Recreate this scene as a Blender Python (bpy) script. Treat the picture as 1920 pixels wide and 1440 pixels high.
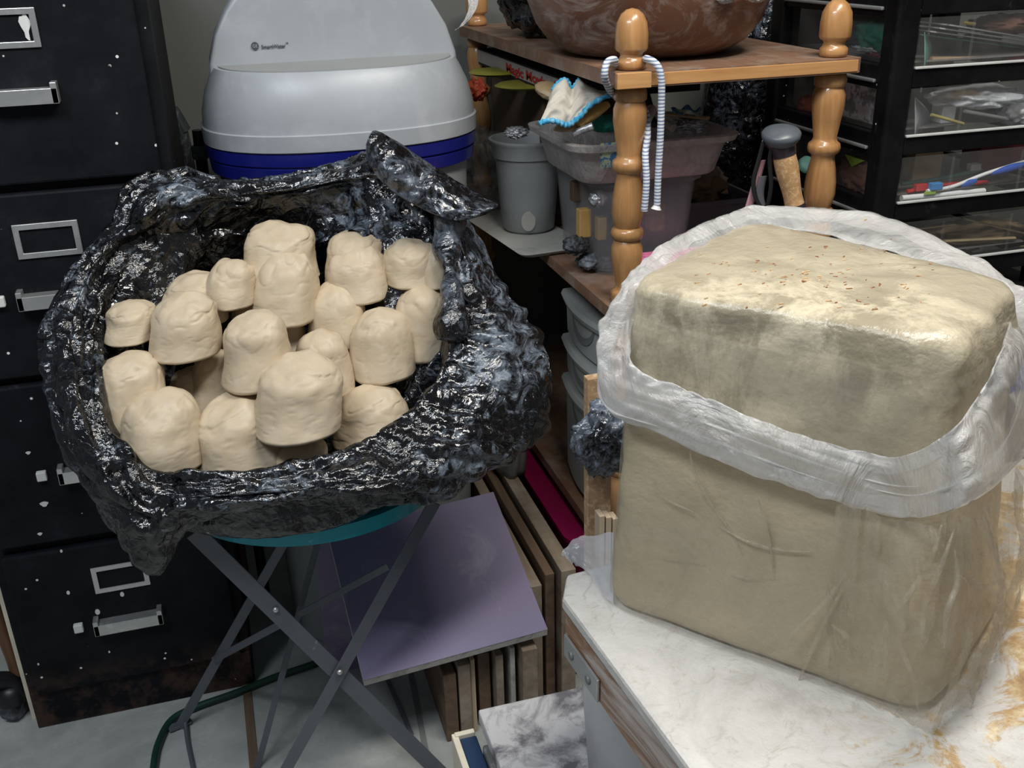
import bpy, bmesh, math, random
from mathutils import Vector, Matrix, noise, Euler
for o in list(bpy.data.objects): bpy.data.objects.remove(o)
S = bpy.context.scene
COL = S.collection
R = math.radians
rnd = random.Random(7)

# ------------------------------------------------------------ camera
F, PITCH, ROLL, YAW, CH = 1900.0, 24.0, -1.5, 16.0, 1.34
_p, _r, _y = R(PITCH), R(ROLL), R(YAW)
fw = Vector((math.sin(_y)*math.cos(_p), math.cos(_y)*math.cos(_p), -math.sin(_p)))
rt0 = Vector((math.cos(_y), -math.sin(_y), 0)); up0 = rt0.cross(fw)
rt = rt0*math.cos(_r)+up0*math.sin(_r); up = -rt0*math.sin(_r)+up0*math.cos(_r)
EYE = Vector((0, 0, CH))
cd = bpy.data.cameras.new('camera'); cam = bpy.data.objects.new('camera', cd); COL.objects.link(cam)
cd.sensor_fit = 'HORIZONTAL'; cd.sensor_width = 36.0; cd.lens = F/1920*36.0; cd.clip_start = .02
cam.matrix_world = Matrix(((rt.x, up.x, -fw.x, 0), (rt.y, up.y, -fw.y, 0), (rt.z, up.z, -fw.z, CH), (0, 0, 0, 1)))
S.camera = cam
def at(u, v, x=None, y=None, z=None):
    """point of the room seen at a photo pixel, on the plane x=, y= or z="""
    d = fw + rt*((u-960)/F) - up*((v-720)/F)
    if x is not None: t = (x-EYE.x)/d.x
    elif y is not None: t = (y-EYE.y)/d.y
    else: t = (z-EYE.z)/d.z
    return EYE + d*t
# ------------------------------------------------------------ light
W = bpy.data.worlds.new('world'); S.world = W; W.use_nodes = True
W.node_tree.nodes['Background'].inputs[0].default_value = (.80, .88, 1, 1)
W.node_tree.nodes['Background'].inputs[1].default_value = .125
def area(name, loc, tgt, sx, sy, power, col):
    l = bpy.data.lights.new(name, 'AREA'); l.shape = 'RECTANGLE'; l.size = sx; l.size_y = sy; l.energy = power; l.color = col
    o = bpy.data.objects.new(name, l); COL.objects.link(o); o.location = loc
    o.rotation_euler = (Vector(tgt)-Vector(loc)).to_track_quat('-Z', 'Y').to_euler(); return o
area('ceiling_lamp_near', (.75, .65, 2.45), (.6, 1.0, .7), 1.1, .22, 26, (1, .96, .89))
area('ceiling_lamp_left', (-.7, .35, 2.5), (0, 1.3, .5), 1.1, .22, 22, (.88, .94, 1))
S.view_settings.view_transform = 'Standard'; S.view_settings.look = 'None'
S.view_settings.exposure = 0.15; S.view_settings.gamma = 1

# ------------------------------------------------------------ materials
class NT:
    def __init__(s, name):
        s.m = bpy.data.materials.new(name); s.m.use_nodes = True
        s.t = s.m.node_tree; s.n = s.t.nodes; s.l = s.t.links
        s.b = s.n['Principled BSDF']; s.out = s.n['Material Output']
        s.tc = s.n.new('ShaderNodeTexCoord'); s.co = s.tc.outputs['Object']
    def link(s, a, b): s.l.new(a, b)
    def map(s, sc=(1, 1, 1), rot=(0, 0, 0)):
        n = s.n.new('ShaderNodeMapping'); n.inputs['Scale'].default_value = sc; n.inputs['Rotation'].default_value = rot
        s.link(s.co, n.inputs[0]); return n.outputs[0]
    def noise(s, scale, detail=6, rough=.6, vec=None, dist=0):
        n = s.n.new('ShaderNodeTexNoise'); n.inputs['Scale'].default_value = scale; n.inputs['Detail'].default_value = detail
        n.inputs['Roughness'].default_value = rough; n.inputs['Distortion'].default_value = dist
        s.link(vec or s.co, n.inputs['Vector']); return n.outputs[0]
    def vor(s, scale, feat='F1', vec=None, rnd=1):
        n = s.n.new('ShaderNodeTexVoronoi'); n.feature = feat; n.inputs['Scale'].default_value = scale
        n.inputs['Randomness'].default_value = rnd
        s.link(vec or s.co, n.inputs['Vector']); return n.outputs['Distance']
    def ramp(s, f, stops):
        n = s.n.new('ShaderNodeValToRGB'); e = n.color_ramp.elements
        while len(e) > 1: e.remove(e[0])
        for i, (p, c) in enumerate(stops):
            x = e[0] if i == 0 else e.new(p)
            x.position = p; x.color = (c, c, c, 1) if isinstance(c, (int, float)) else (*c, 1)
        s.link(f, n.inputs[0]); return n.outputs[0]
    def mix(s, f, a, b, mode='MIX'):
        n = s.n.new('ShaderNodeMix'); n.data_type = 'RGBA'; n.blend_type = mode
        for inp, v in ((n.inputs[0], f), (n.inputs[6], a), (n.inputs[7], b)):
            if isinstance(v, (int, float)): inp.default_value = v if inp is n.inputs[0] else (v, v, v, 1)
            elif isinstance(v, tuple): inp.default_value = (*v, 1)
            else: s.link(v, inp)
        return n.outputs[2]
    def math(s, op, a, b=0.0):
        n = s.n.new('ShaderNodeMath'); n.operation = op
        for i, v in enumerate((a, b)):
            if isinstance(v, (int, float)): n.inputs[i].default_value = v
            else: s.link(v, n.inputs[i])
        return n.outputs[0]
    def sep(s):
        n = s.n.new('ShaderNodeSeparateXYZ'); s.link(s.co, n.inputs[0]); return n.outputs
    def bump(s, h, strength=.3, dist=.002, prev=None):
        n = s.n.new('ShaderNodeBump'); n.inputs['Strength'].default_value = strength; n.inputs['Distance'].default_value = dist
        s.link(h, n.inputs['Height'])
        if prev is not None: s.link(prev, n.inputs['Normal'])
        s.link(n.outputs[0], s.b.inputs['Normal']); return n.outputs[0]
    def set(s, base=None, rough=None, metal=None, spec=None, coat=None, alpha=None, trans=None):
        for k, v in (('Base Color', base), ('Roughness', rough), ('Metallic', metal), ('Specular IOR Level', spec), ('Coat Weight', coat), ('Alpha', alpha), ('Transmission Weight', trans)):
            if v is None: continue
            i = s.b.inputs[k]
            if isinstance(v, tuple): i.default_value = (*v, 1)
            elif isinstance(v, (int, float)): i.default_value = v
            else: s.link(v, i)
        return s.m
def plain(name, c, rough=.5, metal=0, var=.12, scale=25, bump=.0, spec=.5, coat=0):
    t = NT(name); n = t.noise(scale, 5)
    lo = tuple(x*(1-var) for x in c); hi = tuple(min(1, x*(1+var)) for x in c)
    t.set(base=t.ramp(n, [(.3, lo), (.7, hi)]), rough=rough, metal=metal, spec=spec, coat=coat)
    if bump: t.bump(t.noise(scale*4, 4), bump, .002)
    return t.m
def dusty(name, c, dust, lo=.5, hi=.7, scale=18, rough=.5, stretch=(1, 1, 1), bump=.15, metal=0, detail=10, spec=.5):
    t = NT(name); v = t.map(stretch); n = t.noise(scale, detail, .68, v, .6)
    base = t.ramp(t.noise(scale*.4, 4), [(.3, tuple(x*.82 for x in c)), (.7, c)])
    t.set(base=t.mix(t.ramp(n, [(lo, 0.), (hi, 1.)]), base, dust), rough=rough, metal=metal, spec=spec)
    if bump: t.bump(n, bump, .003)
    return t.m
def wood(name, c1, c2, axis=2, scale=30, rough=.4, dust=None, coat=0.):
    t = NT(name); sc = [1, 1, 1]; sc[axis] = .08
    n = t.noise(scale, 6, .6, t.map(tuple(sc)), 1.2); col = t.ramp(n, [(.3, c1), (.68, c2)])
    if dust: col = t.mix(t.ramp(t.noise(14, 10, .7), [(.48, 0.), (.72, .8)]), col, dust)
    t.set(base=col, rough=rough, coat=coat); t.bump(n, .12, .001); return t.m
def blackspeck(name, c, rough, speck=55, thr=.09, rust=False):
    t = NT(name); n = t.noise(9, 8, .7)
    base = t.ramp(n, [(.35, c), (.6, tuple(x*1.6+.004 for x in c)), (.75, tuple(x*3+.01 for x in c))])
    smear = t.ramp(t.noise(14, 10, .75, t.map((1, 1, .35))), [(.62, 0.), (.8, .35)])
    base = t.mix(smear, base, (.16, .17, .19))
    if rust:
        z = t.sep()[2]; f = t.math('MULTIPLY', t.ramp(t.noise(16, 9, .7), [(.45, 0.), (.6, 1.)]), t.ramp(z, [(.07, .8), (.14, 0.)]))
        base = t.mix(f, base, (.075, .045, .032))
    big = t.ramp(t.vor(speck, vec=t.map((1, 1, 1))), [(thr*.8, 1.), (thr, 0.)])
    gate = t.ramp(t.noise(11, 3), [(.5, 0.), (.53, 1.)])
    base = t.mix(t.math('MULTIPLY', big, gate), base, (.80, .80, .78))
    t.set(base=base, rough=rough, spec=.16); t.bump(t.noise(60, 4), .04, .002); return t.m
MT = {}
def build_mats():
    t = NT('clay'); n = t.noise(7, 8, .6)
    col = t.ramp(n, [(.3, (.50, .40, .27)), (.5, (.58, .475, .335)), (.7, (.65, .55, .41))])
    col = t.mix(t.ramp(t.noise(34, 8, .7), [(.52, 0.), (.7, .35)]), col, (.70, .62, .50))
    t.set(base=col, rough=.46, spec=.4); b = t.bump(t.noise(16, 6, .55, dist=.8), .14, .006); t.bump(t.noise(110, 4), .12, .0015, b)
    MT['clay'] = t.m
    t = NT('clay_slab'); n = t.noise(6, 9, .65, dist=.5); z = t.sep()[2]
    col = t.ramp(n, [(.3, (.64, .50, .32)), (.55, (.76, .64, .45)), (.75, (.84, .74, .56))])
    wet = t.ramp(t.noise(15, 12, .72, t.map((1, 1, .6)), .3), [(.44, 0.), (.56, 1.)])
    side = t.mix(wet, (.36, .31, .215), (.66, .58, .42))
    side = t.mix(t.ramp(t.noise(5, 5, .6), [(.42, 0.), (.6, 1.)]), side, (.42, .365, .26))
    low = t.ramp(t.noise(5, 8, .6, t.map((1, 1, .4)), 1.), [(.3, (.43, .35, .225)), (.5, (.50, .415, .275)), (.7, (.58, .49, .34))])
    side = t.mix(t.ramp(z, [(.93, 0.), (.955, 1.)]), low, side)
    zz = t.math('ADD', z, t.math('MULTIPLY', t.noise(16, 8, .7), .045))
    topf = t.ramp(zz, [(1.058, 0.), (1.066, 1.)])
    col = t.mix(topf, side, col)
    t.set(base=col, rough=t.ramp(topf, [(0, .2), (1, .8)]), spec=.45)
    b = t.bump(t.noise(9, 6, .55, None, .4), .35, .012)
    b = t.bump(t.math('ABSOLUTE', t.math('SUBTRACT', t.noise(7, 5, .6, t.map((1, 1, 1.4), (.3, .5, .2)), .3), .5)), .4, .02, b); t.bump(t.noise(70, 6, .7), .35, .003, b)
    MT['clay_slab'] = t.m
    def bagmat(name, lo, hi, dust):
        t = NT(name)
        n = t.noise(30, 14, .78, None, 1.9); m = t.noise(5.5, 6, .6, None, .5)
        f = t.ramp(t.math('ADD', t.math('MULTIPLY', n, .62), t.math('MULTIPLY', m, .42)), [(lo, 0.), (hi, .8)])
        spl = t.math('MULTIPLY', t.ramp(t.vor(48), [(.06, 1.), (.13, 0.)]), t.ramp(t.noise(30, 4), [(.55, 0.), (.6, 1.)]))
        col = t.mix(f, (.0035, .0035, .0045), dust); col = t.mix(t.math('MULTIPLY', spl, .8), col, (.5, .52, .55))
        t.set(base=col, rough=t.ramp(f, [(0, .15), (.8, .42)]), spec=.85)
        dn = t.n.new('ShaderNodeTexNoise'); dn.inputs['Scale'].default_value = 14; t.link(t.co, dn.inputs['Vector'])
        vm = t.n.new('ShaderNodeVectorMath'); vm.operation = 'SCALE'; vm.inputs['Scale'].default_value = .05; t.link(dn.outputs['Color'], vm.inputs[0])
        va = t.n.new('ShaderNodeVectorMath'); va.operation = 'ADD'; t.link(vm.outputs[0], va.inputs[0]); t.link(t.co, va.inputs[1]); vec = va.outputs[0]
        b = t.bump(t.math('POWER', t.math('ABSOLUTE', t.math('SUBTRACT', t.noise(8, 6, .55, None, 1.6), .5)), .75), .5, .016)
        b = t.bump(t.vor(17, 'F1', vec), .5, .016, b)
        b = t.bump(t.vor(46, 'F1', vec), .6, .007, b)
        t.bump(t.vor(125, 'F1', vec), .35, .0025, b)
        return t.m
    MT['bag'] = bagmat('black_film', .545, .66, (.20, .24, .31))
    MT['bag_rim'] = bagmat('black_film_rim', .545, .64, (.24, .29, .36))
    MT['bag_dusty'] = bagmat('black_film_dusty', .50, .64, (.22, .26, .33))
    def film(name, alo, ahi, col, rough=.22, sc=9, bs=.6):
        t = NT(name); n = t.noise(sc, 8, .65, None, 1.)
        t.set(base=col, rough=rough, spec=.7)
        b = t.bump(t.noise(sc*1.6, 6, .55, t.map((1, 1, .5)), 1.8), bs, .010); t.bump(t.noise(70, 5), .3, .002, b)
        tr = t.n.new('ShaderNodeBsdfTranslucent'); tr.inputs[0].default_value = (*col, 1)
        tp = t.n.new('ShaderNodeBsdfTransparent')
        m1 = t.n.new('ShaderNodeMixShader'); m1.inputs[0].default_value = .35
        t.link(t.b.outputs[0], m1.inputs[1]); t.link(tr.outputs[0], m1.inputs[2])
        m2 = t.n.new('ShaderNodeMixShader'); t.link(t.ramp(n, [(.35, alo), (.65, ahi)]), m2.inputs[0])
        t.link(tp.outputs[0], m2.inputs[1]); t.link(m1.outputs[0], m2.inputs[2]); t.link(m2.outputs[0], t.out.inputs[0])
        return t.m
    MT['film_pleat'] = film('pleated_film', .10, .52, (.66, .60, .48), .12, 16, 1.)
    MT['film_milky'] = film('milky_film', .45, .80, (.80, .79, .77), .18, 11, .9)
    MT['film_thin'] = film('thin_film', .12, .42, (.66, .61, .50), .16, 12, .9)
    MT['film_flap'] = film('flap_film', .45, .7, (.72, .74, .78), .2)
    MT['clear_bin'] = film('clear_bin_plastic', .18, .34, (.50, .52, .54), .15, 5, .1)
    MT['tub'] = film('stained_tub_plastic', .50, .95, (.66, .62, .60), .3, 26, .5)
    MT['purple_bin'] = film('mauve_bin_plastic', .72, .88, (.24, .22, .26), .3, 5, .1)
    MT['whitetub'] = film('white_tub_plastic', .9, .98, (.82, .83, .83), .3, 8, .2)
    MT['frost'] = film('frosted_bucket_plastic', .88, .97, (.50, .52, .52), .35, 4, .05)
    MT['towerback'] = plain('brown_black_panel', (.035, .028, .024), .6)
    MT['drawer_clear'] = film('clear_drawer_plastic', .03, .08, (.62, .62, .60), .08, 3, .05)
    MT['clear_bag'] = film('clear_bag_plastic', .15, .45, (.40, .42, .42), .15, 14, .8)
    MT['crumb'] = dusty('rusty_crumbs', (.30, .13, .055), (.62, .44, .25), .45, .55, 60, .8)
    MT['cab'] = blackspeck('black_cabinet_paint', (.003, .0035, .0055), .6, 34, .085, True)
    MT['cab_side'] = blackspeck('black_cabinet_side', (.004, .0045, .006), .6, 40, .06, True)
    MT['towerblack'] = blackspeck('black_drawer_frame', (.003, .003, .0035), .42, 40, .07)
    MT['dark'] = plain('dark_void', (.004, .004, .005), .8)
    MT['chrome'] = dusty('brushed_metal', (.62, .63, .62), (.80, .79, .76), .5, .8, 20, .35, metal=.75, bump=.05)
    MT['paintwhite'] = plain('white_paint', (.72, .72, .70), .6, var=.06)
    MT['legs'] = dusty('grey_leg_paint', (.135, .150, .172), (.34, .36, .38), .66, .74, 30, .38, bump=.03, metal=.25)
    MT['teal'] = dusty('teal_metal', (.01, .36, .46), (.55, .68, .70), .64, .78, 24, .3, bump=.02)
    t = NT('concrete'); n = t.noise(3.5, 12, .68, None, .6)
    col = t.ramp(n, [(.3, (.26, .27, .255)), (.5, (.38, .395, .38)), (.68, (.52, .53, .51))])
    col = t.mix(t.ramp(t.noise(22, 10, .75), [(.55, 0.), (.75, .5)]), col, (.60, .61, .59))
    t.set(base=col, rough=.45); t.bump(t.noise(40, 8), .1, .002); MT['concrete'] = t.m
    MT['wall'] = plain('grey_wall_paint', (.150, .155, .140), .7, var=.06, scale=4)
    MT['soft_light'] = dusty('softener_lid_plastic', (.40, .425, .45), (.46, .48, .50), .5, .8, 12, .38, bump=.02)
    MT['soft_flat'] = plain('softener_top_plastic', (.305, .315, .305), .5, var=.05, scale=8)
    MT['soft_mid'] = plain('softener_tank_plastic', (.36, .39, .39), .5, var=.05, scale=8)
    MT['navy'] = plain('navy_band_plastic', (.008, .012, .16), .3, var=.1)
    MT['ink'] = plain('grey_print', (.06, .065, .08), .6)
    MT['spindle'] = wood('honey_spindle_wood', (.36, .175, .062), (.56, .30, .12), 2, 40, .30, None, .35)
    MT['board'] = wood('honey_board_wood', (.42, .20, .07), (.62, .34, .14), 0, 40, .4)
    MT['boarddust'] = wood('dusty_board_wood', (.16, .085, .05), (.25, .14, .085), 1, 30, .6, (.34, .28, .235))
    t = NT('brown_basin'); n = t.noise(11, 10, .72, t.map((1, 1, 1.8), (0, .5, .3)), 1.8)
    col = t.ramp(t.noise(6, 6), [(.3, (.10, .045, .026)), (.7, (.19, .085, .048))])
    col = t.mix(t.ramp(n, [(.47, 0.), (.72, .85)]), col, (.40, .34, .31)); t.set(base=col, rough=.35); t.bump(n, .15, .002); MT['basin'] = t.m
    MT['purple'] = dusty('purple_drywall_paper', (.235, .20, .335), (.40, .37, .47), .56, .78, 10, .6, bump=.03)
    MT['plaster'] = dusty('gypsum_core', (.52, .51, .48), (.25, .24, .22), .5, .7, 40, .8, bump=.4)
    MT['tan'] = wood('weathered_plank', (.16, .12, .085), (.30, .235, .17), 1, 30, .7, (.36, .32, .27))
    MT['brown'] = wood('brown_plank', (.09, .055, .035), (.17, .11, .07), 1, 30, .7)
    MT['pine'] = wood('pale_pine', (.42, .32, .21), (.56, .45, .32), 2, 30, .6)
    MT['chip'] = dusty('chipboard_face', (.46, .29, .155), (.62, .45, .29), .48, .62, 90, .7, bump=.2)
    MT['greyplastic'] = plain('grey_drawer_plastic', (.36, .38, .365), .42, var=.05, scale=6)
    MT['greydark'] = plain('dark_grey', (.17, .18, .175), .5, var=.05)
    MT['magenta'] = plain('magenta_plastic', (.22, .003, .055), .45, var=.1)
    MT['pink'] = plain('hot_pink_plastic', (.85, .045, .26), .35, var=.08)
    t = NT('pink_textured'); h = t.vor(120, vec=t.map((1, 1, 1))); t.set(base=t.ramp(h, [(.2, (.62, .10, .27)), (.5, (.90, .25, .45))]), rough=.4); t.bump(h, .6, .004); MT['pinktex'] = t.m
    t = NT('plaster_tabletop'); x = t.sep()
    col = t.ramp(t.noise(8, 12, .75, None, 1.), [(.3, (.46, .44, .40)), (.45, (.60, .58, .54)), (.62, (.70, .68, .64)), (.75, (.80, .78, .73))])
    col = t.mix(t.ramp(t.noise(38, 8, .7, None, 2), [(.55, 0.), (.66, .5)]), col, (.42, .36, .29))
    rgt = t.ramp(t.math('SUBTRACT', x[0], t.math('MULTIPLY', x[1], .30)), [(.19, 0.), (.30, .55), (.42, 1.)])
    f = t.ramp(t.math('ADD', t.noise(10, 14, .74, None, 1.0), t.math('MULTIPLY', rgt, .155)), [(.60, 0.), (.66, .9)])
    col = t.mix(f, col, t.ramp(t.noise(34, 10, .75), [(.3, (.26, .13, .045)), (.5, (.52, .33, .13)), (.66, (.85, .72, .48))]))
    blue = t.ramp(t.noise(17, 4), [(.705, 0.), (.73, .6)])
    col = t.mix(blue, col, (.30, .48, .56))
    t.set(base=col, rough=t.ramp(f, [(0, .45), (1, .25)]), spec=.5); b = t.bump(t.noise(14, 10, .7, None, 1.5), .4, .008); t.bump(t.noise(60, 8), .3, .003, b); MT['tabletop'] = t.m
    t = NT('peeling_apron'); n = t.noise(20, 12, .72, t.map((1, .16, 1)), 1.4)
    col = t.ramp(t.noise(40, 6, .6, t.map((1, .05, 1))), [(.3, (.15, .07, .035)), (.7, (.36, .20, .11))])
    col = t.mix(t.ramp(n, [(.42, 0.), (.58, .9)]), col, (.60, .55, .51)); t.set(base=col, rough=.6); t.bump(n, .5, .004); MT['apron'] = t.m
    MT['greybox'] = dusty('spattered_grey_paint', (.17, .16, .18), (.56, .55, .55), .40, .56, 16, .6, bump=.25)
    MT['boxside'] = dusty('spattered_box_side', (.20, .20, .20), (.45, .44, .42), .5, .65, 22, .6, bump=.2)
    MT['bluecover'] = plain('dark_blue_cloth', (.012, .035, .09), .6)
    MT['cream'] = plain('cream_paper', (.72, .66, .52), .7, bump=.2)
    MT['black'] = plain('black_rubber', (.012, .012, .014), .4)
    MT['rubbergrey'] = dusty('dusty_rubber', (.04, .045, .05), (.25, .28, .32), .5, .7, 20, .6)
    MT['hose'] = plain('green_hose', (.012, .045, .032), .4)
    MT['cork'] = dusty('cork', (.52, .30, .13), (.66, .44, .24), .48, .6, 130, .7, bump=.3)
    MT['handlecap'] = plain('dark_grip', (.035, .025, .035), .35)
    MT['captop'] = plain('slate_grip_top', (.10, .115, .13), .35)
    MT['strapgrey'] = plain('grey_strap', (.10, .10, .115), .7); MT['strappink'] = plain('dusty_pink_strap', (.42, .22, .26), .7)
    t = NT('striped_cord'); w = t.n.new('ShaderNodeTexWave'); w.bands_direction = 'Z'; w.inputs['Scale'].default_value = 62; w.inputs['Distortion'].default_value = 1.6; t.link(t.co, w.inputs[0])
    t.set(base=t.ramp(w.outputs[1], [(.30, (.22, .27, .40)), (.42, (.70, .73, .78))]), rough=.7); t.bump(w.outputs[1], .4, .001); MT['cord'] = t.m
    MT['crochet'] = dusty('cream_crochet', (.62, .58, .50), (.10, .09, .08), .66, .70, 60, .8, bump=.6)
    MT['azure'] = dusty('azure_yarn', (.03, .38, .68), (.25, .60, .80), .45, .6, 90, .7, bump=.6)
    MT['yellowwood'] = plain('honey_tool_wood', (.58, .36, .12), .4, var=.1)
    MT['tanwood'] = plain('tan_tool_wood', (.34, .245, .135), .5)
    MT['green'] = plain('green_sponge', (.015, .20, .145), .85, bump=.5)
    MT['foil'] = dusty('foil', (.35, .36, .38), (.85, .86, .88), .4, .6, 50, .25, bump=.6, metal=.6)
    MT['white'] = plain('white_plastic', (.74, .75, .74), .4, var=.06)
    MT['clayish'] = dusty('clay_coated', (.40, .36, .33), (.62, .57, .53), .4, .6, 30, .6, bump=.4)
    MT['bluewh'] = dusty('blue_white_label', (.42, .48, .30), (.04, .14, .30), .47, .5, 70, .4, bump=0)
    MT['orange'] = plain('orange_plastic', (.38, .05, .015), .5); MT['yellow'] = plain('yellow_disc', (.24, .23, .03), .5)  # yellow and orange dimmed, the shadow under the shelf top is in the colour
    MT['card'] = plain('brown_cardboard', (.085, .052, .032), .8); MT['redink'] = plain('red_print', (.35, .015, .012), .6)
    MT['boxstrip'] = plain('greyed_white_card', (.30, .27, .25), .7)
    MT['trayw'] = dusty('off_white_tray', (.52, .51, .46), (.32, .31, .28), .55, .75, 18, .6, bump=.1)
    MT['rattan'] = plain('brown_paper_bag', (.26, .165, .10), .7, bump=.4, scale=20)
    MT['can'] = plain('tin_can_label', (.46, .47, .50), .35, metal=.2); MT['canpink'] = plain('rose_label', (.55, .28, .33), .5)
    MT['silver'] = plain('silver_rail', (.40, .42, .42), .3, metal=.5); MT['liptrans'] = plain('pale_drawer_lip', (.62, .62, .60), .35)
    MT['lace'] = NT('grey_knit').m; t = NT('grey_knitted_fabric'); w = t.n.new('ShaderNodeTexWave'); w.inputs['Scale'].default_value = 60; w.inputs['Distortion'].default_value = 6; t.link(t.co, w.inputs[0]); t.set(base=t.ramp(w.outputs[1], [(.2, (.34, .34, .35)), (.7, (.85, .85, .86))]), rough=.9); t.bump(w.outputs[1], .6, .002); MT['lace'] = t.m
    MT['brush'] = plain('brush_handle_wood', (.50, .33, .19), .4); MT['red'] = plain('red_plastic', (.55, .03, .03), .35)
    MT['blue'] = plain('blue_plastic', (.03, .09, .40), .35); MT['ltblue'] = plain('bright_blue_plastic', (.05, .23, .52), .35)
    MT['lime'] = plain('lime_print', (.30, .45, .06), .5); MT['palegreen'] = plain('sea_green_sheet', (.16, .36, .29), .5)
    MT['dkgreen'] = plain('dark_green_wrap', (.008, .10, .07), .4); MT['maroon'] = plain('maroon_box', (.20, .02, .03), .6)
    MT['stick'] = plain('bamboo_stick', (.48, .36, .20), .55); MT['brass'] = plain('brass_tube', (.55, .46, .16), .4, metal=.4)
    MT['browncloth'] = dusty('russet_cloth', (.15, .065, .045), (.26, .13, .09), .45, .65, 14, .8)
    MT['chairwood'] = wood('chair_brown_wood', (.12, .055, .025), (.20, .10, .05), 2, 30, .5)
    MT['officebin'] = plain('drawer_floor', (.20, .19, .18), .4); MT['tealink'] = plain('blue_ink', (.01, .05, .45), .4)
build_mats()

# ------------------------------------------------------------ helpers
def mk(name, verts, faces, mat, parent=None, smooth=True, bevel=0, seg=2, solid=0, sub=0, autos=None):
    me = bpy.data.meshes.new(name); me.from_pydata([tuple(v) for v in verts], [], faces); me.update()
    o = bpy.data.objects.new(name, me); COL.objects.link(o); o.parent = parent
    me.materials.append(MT[mat] if isinstance(mat, str) else mat)
    bm = bmesh.new(); bm.from_mesh(me); bmesh.ops.recalc_face_normals(bm, faces=bm.faces); bm.to_mesh(me); bm.free()
    if smooth: me.polygons.foreach_set('use_smooth', [True]*len(me.polygons))
    if autos: me.set_sharp_from_angle(angle=R(autos))
    if solid: m = o.modifiers.new('s', 'SOLIDIFY'); m.thickness = solid; m.offset = -1
    if bevel: m = o.modifiers.new('b', 'BEVEL'); m.width = bevel; m.segments = seg; m.limit_method = 'ANGLE'; m.angle_limit = R(40)
    if sub: m = o.modifiers.new('u', 'SUBSURF'); m.levels = sub; m.render_levels = sub
    return o
def tag(o, label=None, cat=None, group=None, kind=None):
    if label: o['label'] = label
    if cat: o['category'] = cat
    if group: o['group'] = group
    if kind: o['kind'] = kind
    return o
def emp(name, loc, label, cat, group=None):
    o = bpy.data.objects.new(name, None); COL.objects.link(o); o.location = loc; o.empty_display_size = .02
    bpy.context.view_layer.update(); return tag(o, label, cat, group)
def fix(o, p):
    """parent o (built in world coordinates) under p without moving it"""
    o.parent = p; o.matrix_parent_inverse = Matrix.Translation(p.location).inverted(); return o
BF = [(0, 1, 3, 2), (4, 6, 7, 5), (0, 4, 5, 1), (2, 3, 7, 6), (0, 2, 6, 4), (1, 5, 7, 3)]
def bx(name, x0, x1, y0, y1, z0, z1, mat, par=None, bevel=.002, seg=2):
    v = [(x, y, z) for x in (x0, x1) for y in (y0, y1) for z in (z0, z1)]
    o = mk(name, v, BF, mat, smooth=False, bevel=bevel, seg=seg)
    return fix(o, par) if par else o
def hexa(name, b, t, mat, par=None, bevel=.002):
    """box from 4 base and 4 top corners"""
    o = mk(name, list(b)+list(t), [(0, 3, 2, 1), (4, 5, 6, 7), (0, 1, 5, 4), (1, 2, 6, 5), (2, 3, 7, 6), (3, 0, 4, 7)], mat, smooth=False, bevel=bevel)
    return fix(o, par) if par else o
def prism(name, poly, vec, mat, par=None, bevel=0.001, smooth=False):
    n = len(poly); v = [Vector(p) for p in poly]; v += [p+Vector(vec) for p in v]
    f = [tuple(range(n)), tuple(range(2*n-1, n-1, -1))]+[(i, (i+1) % n, n+(i+1) % n, n+i) for i in range(n)]
    o = mk(name, v, f, mat, smooth=smooth, bevel=bevel, autos=35 if smooth else None)
    return fix(o, par) if par else o
def loft(name, rings, mat, par=None, cap0=True, cap1=True, solid=0, autos=None, bevel=0):
    n = len(rings[0]); v = [p for r in rings for p in r]; f = []
    for i in range(len(rings)-1):
        for j in range(n):
            f.append((i*n+j, i*n+(j+1) % n, (i+1)*n+(j+1) % n, (i+1)*n+j))
    if cap0: f.append(tuple(range(n-1, -1, -1)))
    if cap1: f.append(tuple(range((len(rings)-1)*n, len(rings)*n)))
    o = mk(name, v, f, mat, solid=solid, autos=autos, bevel=bevel)
    return fix(o, par) if par else o
def lathe(name, prof, c, mat, par=None, n=48, cap0=True, cap1=True, solid=0, autos=50, tilt=None):
    rings = [[(r*math.cos(2*math.pi*j/n), r*math.sin(2*math.pi*j/n), z) for j in range(n)] for r, z in prof]
    M = Matrix.Translation(c) @ (tilt or Matrix.Identity(4))
    rings = [[M @ Vector(p) for p in r] for r in rings]
    return loft(name, rings, mat, par, cap0, cap1, solid, autos)
def catmull(pts, n, closed=False):
    P = [Vector(p) for p in pts]; L = len(P); out = []
    segs = L if closed else L-1
    for k in range(n):
        t = k/n*segs if closed else k/(n-1)*segs
        i = min(int(t), segs-1); t -= i
        g = (lambda q: P[q % L]) if closed else (lambda q: P[max(0, min(L-1, q))])
        a, b, c, d = g(i-1), g(i), g(i+1), g(i+2)
        out.append(.5*((2*b)+(c-a)*t+(2*a-5*b+4*c-d)*t*t+(-a+3*b-3*c+d)*t**3))
    return out
def tube(name, pts, r, mat, par=None, n=12, res=None, rad=None, flat=1.0):
    P = catmull(pts, res) if res else [Vector(p) for p in pts]
    rings = []; prevn = None
    for i, p in enumerate(P):
        d = (P[min(i+1, len(P)-1)]-P[max(i-1, 0)]).normalized()
        if prevn is None: nn = d.cross(Vector((0, 0, 1)) if abs(d.z) < .9 else Vector((1, 0, 0))).normalized()
        else: nn = (prevn-d*prevn.dot(d)).normalized()
        prevn = nn; b = d.cross(nn); rr = r*(rad(i/(len(P)-1)) if rad else 1)
        rings.append([p+nn*(rr*math.cos(2*math.pi*j/n))+b*(rr*flat*math.sin(2*math.pi*j/n)) for j in range(n)])
    return loft(name, rings, mat, par, autos=60)
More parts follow.
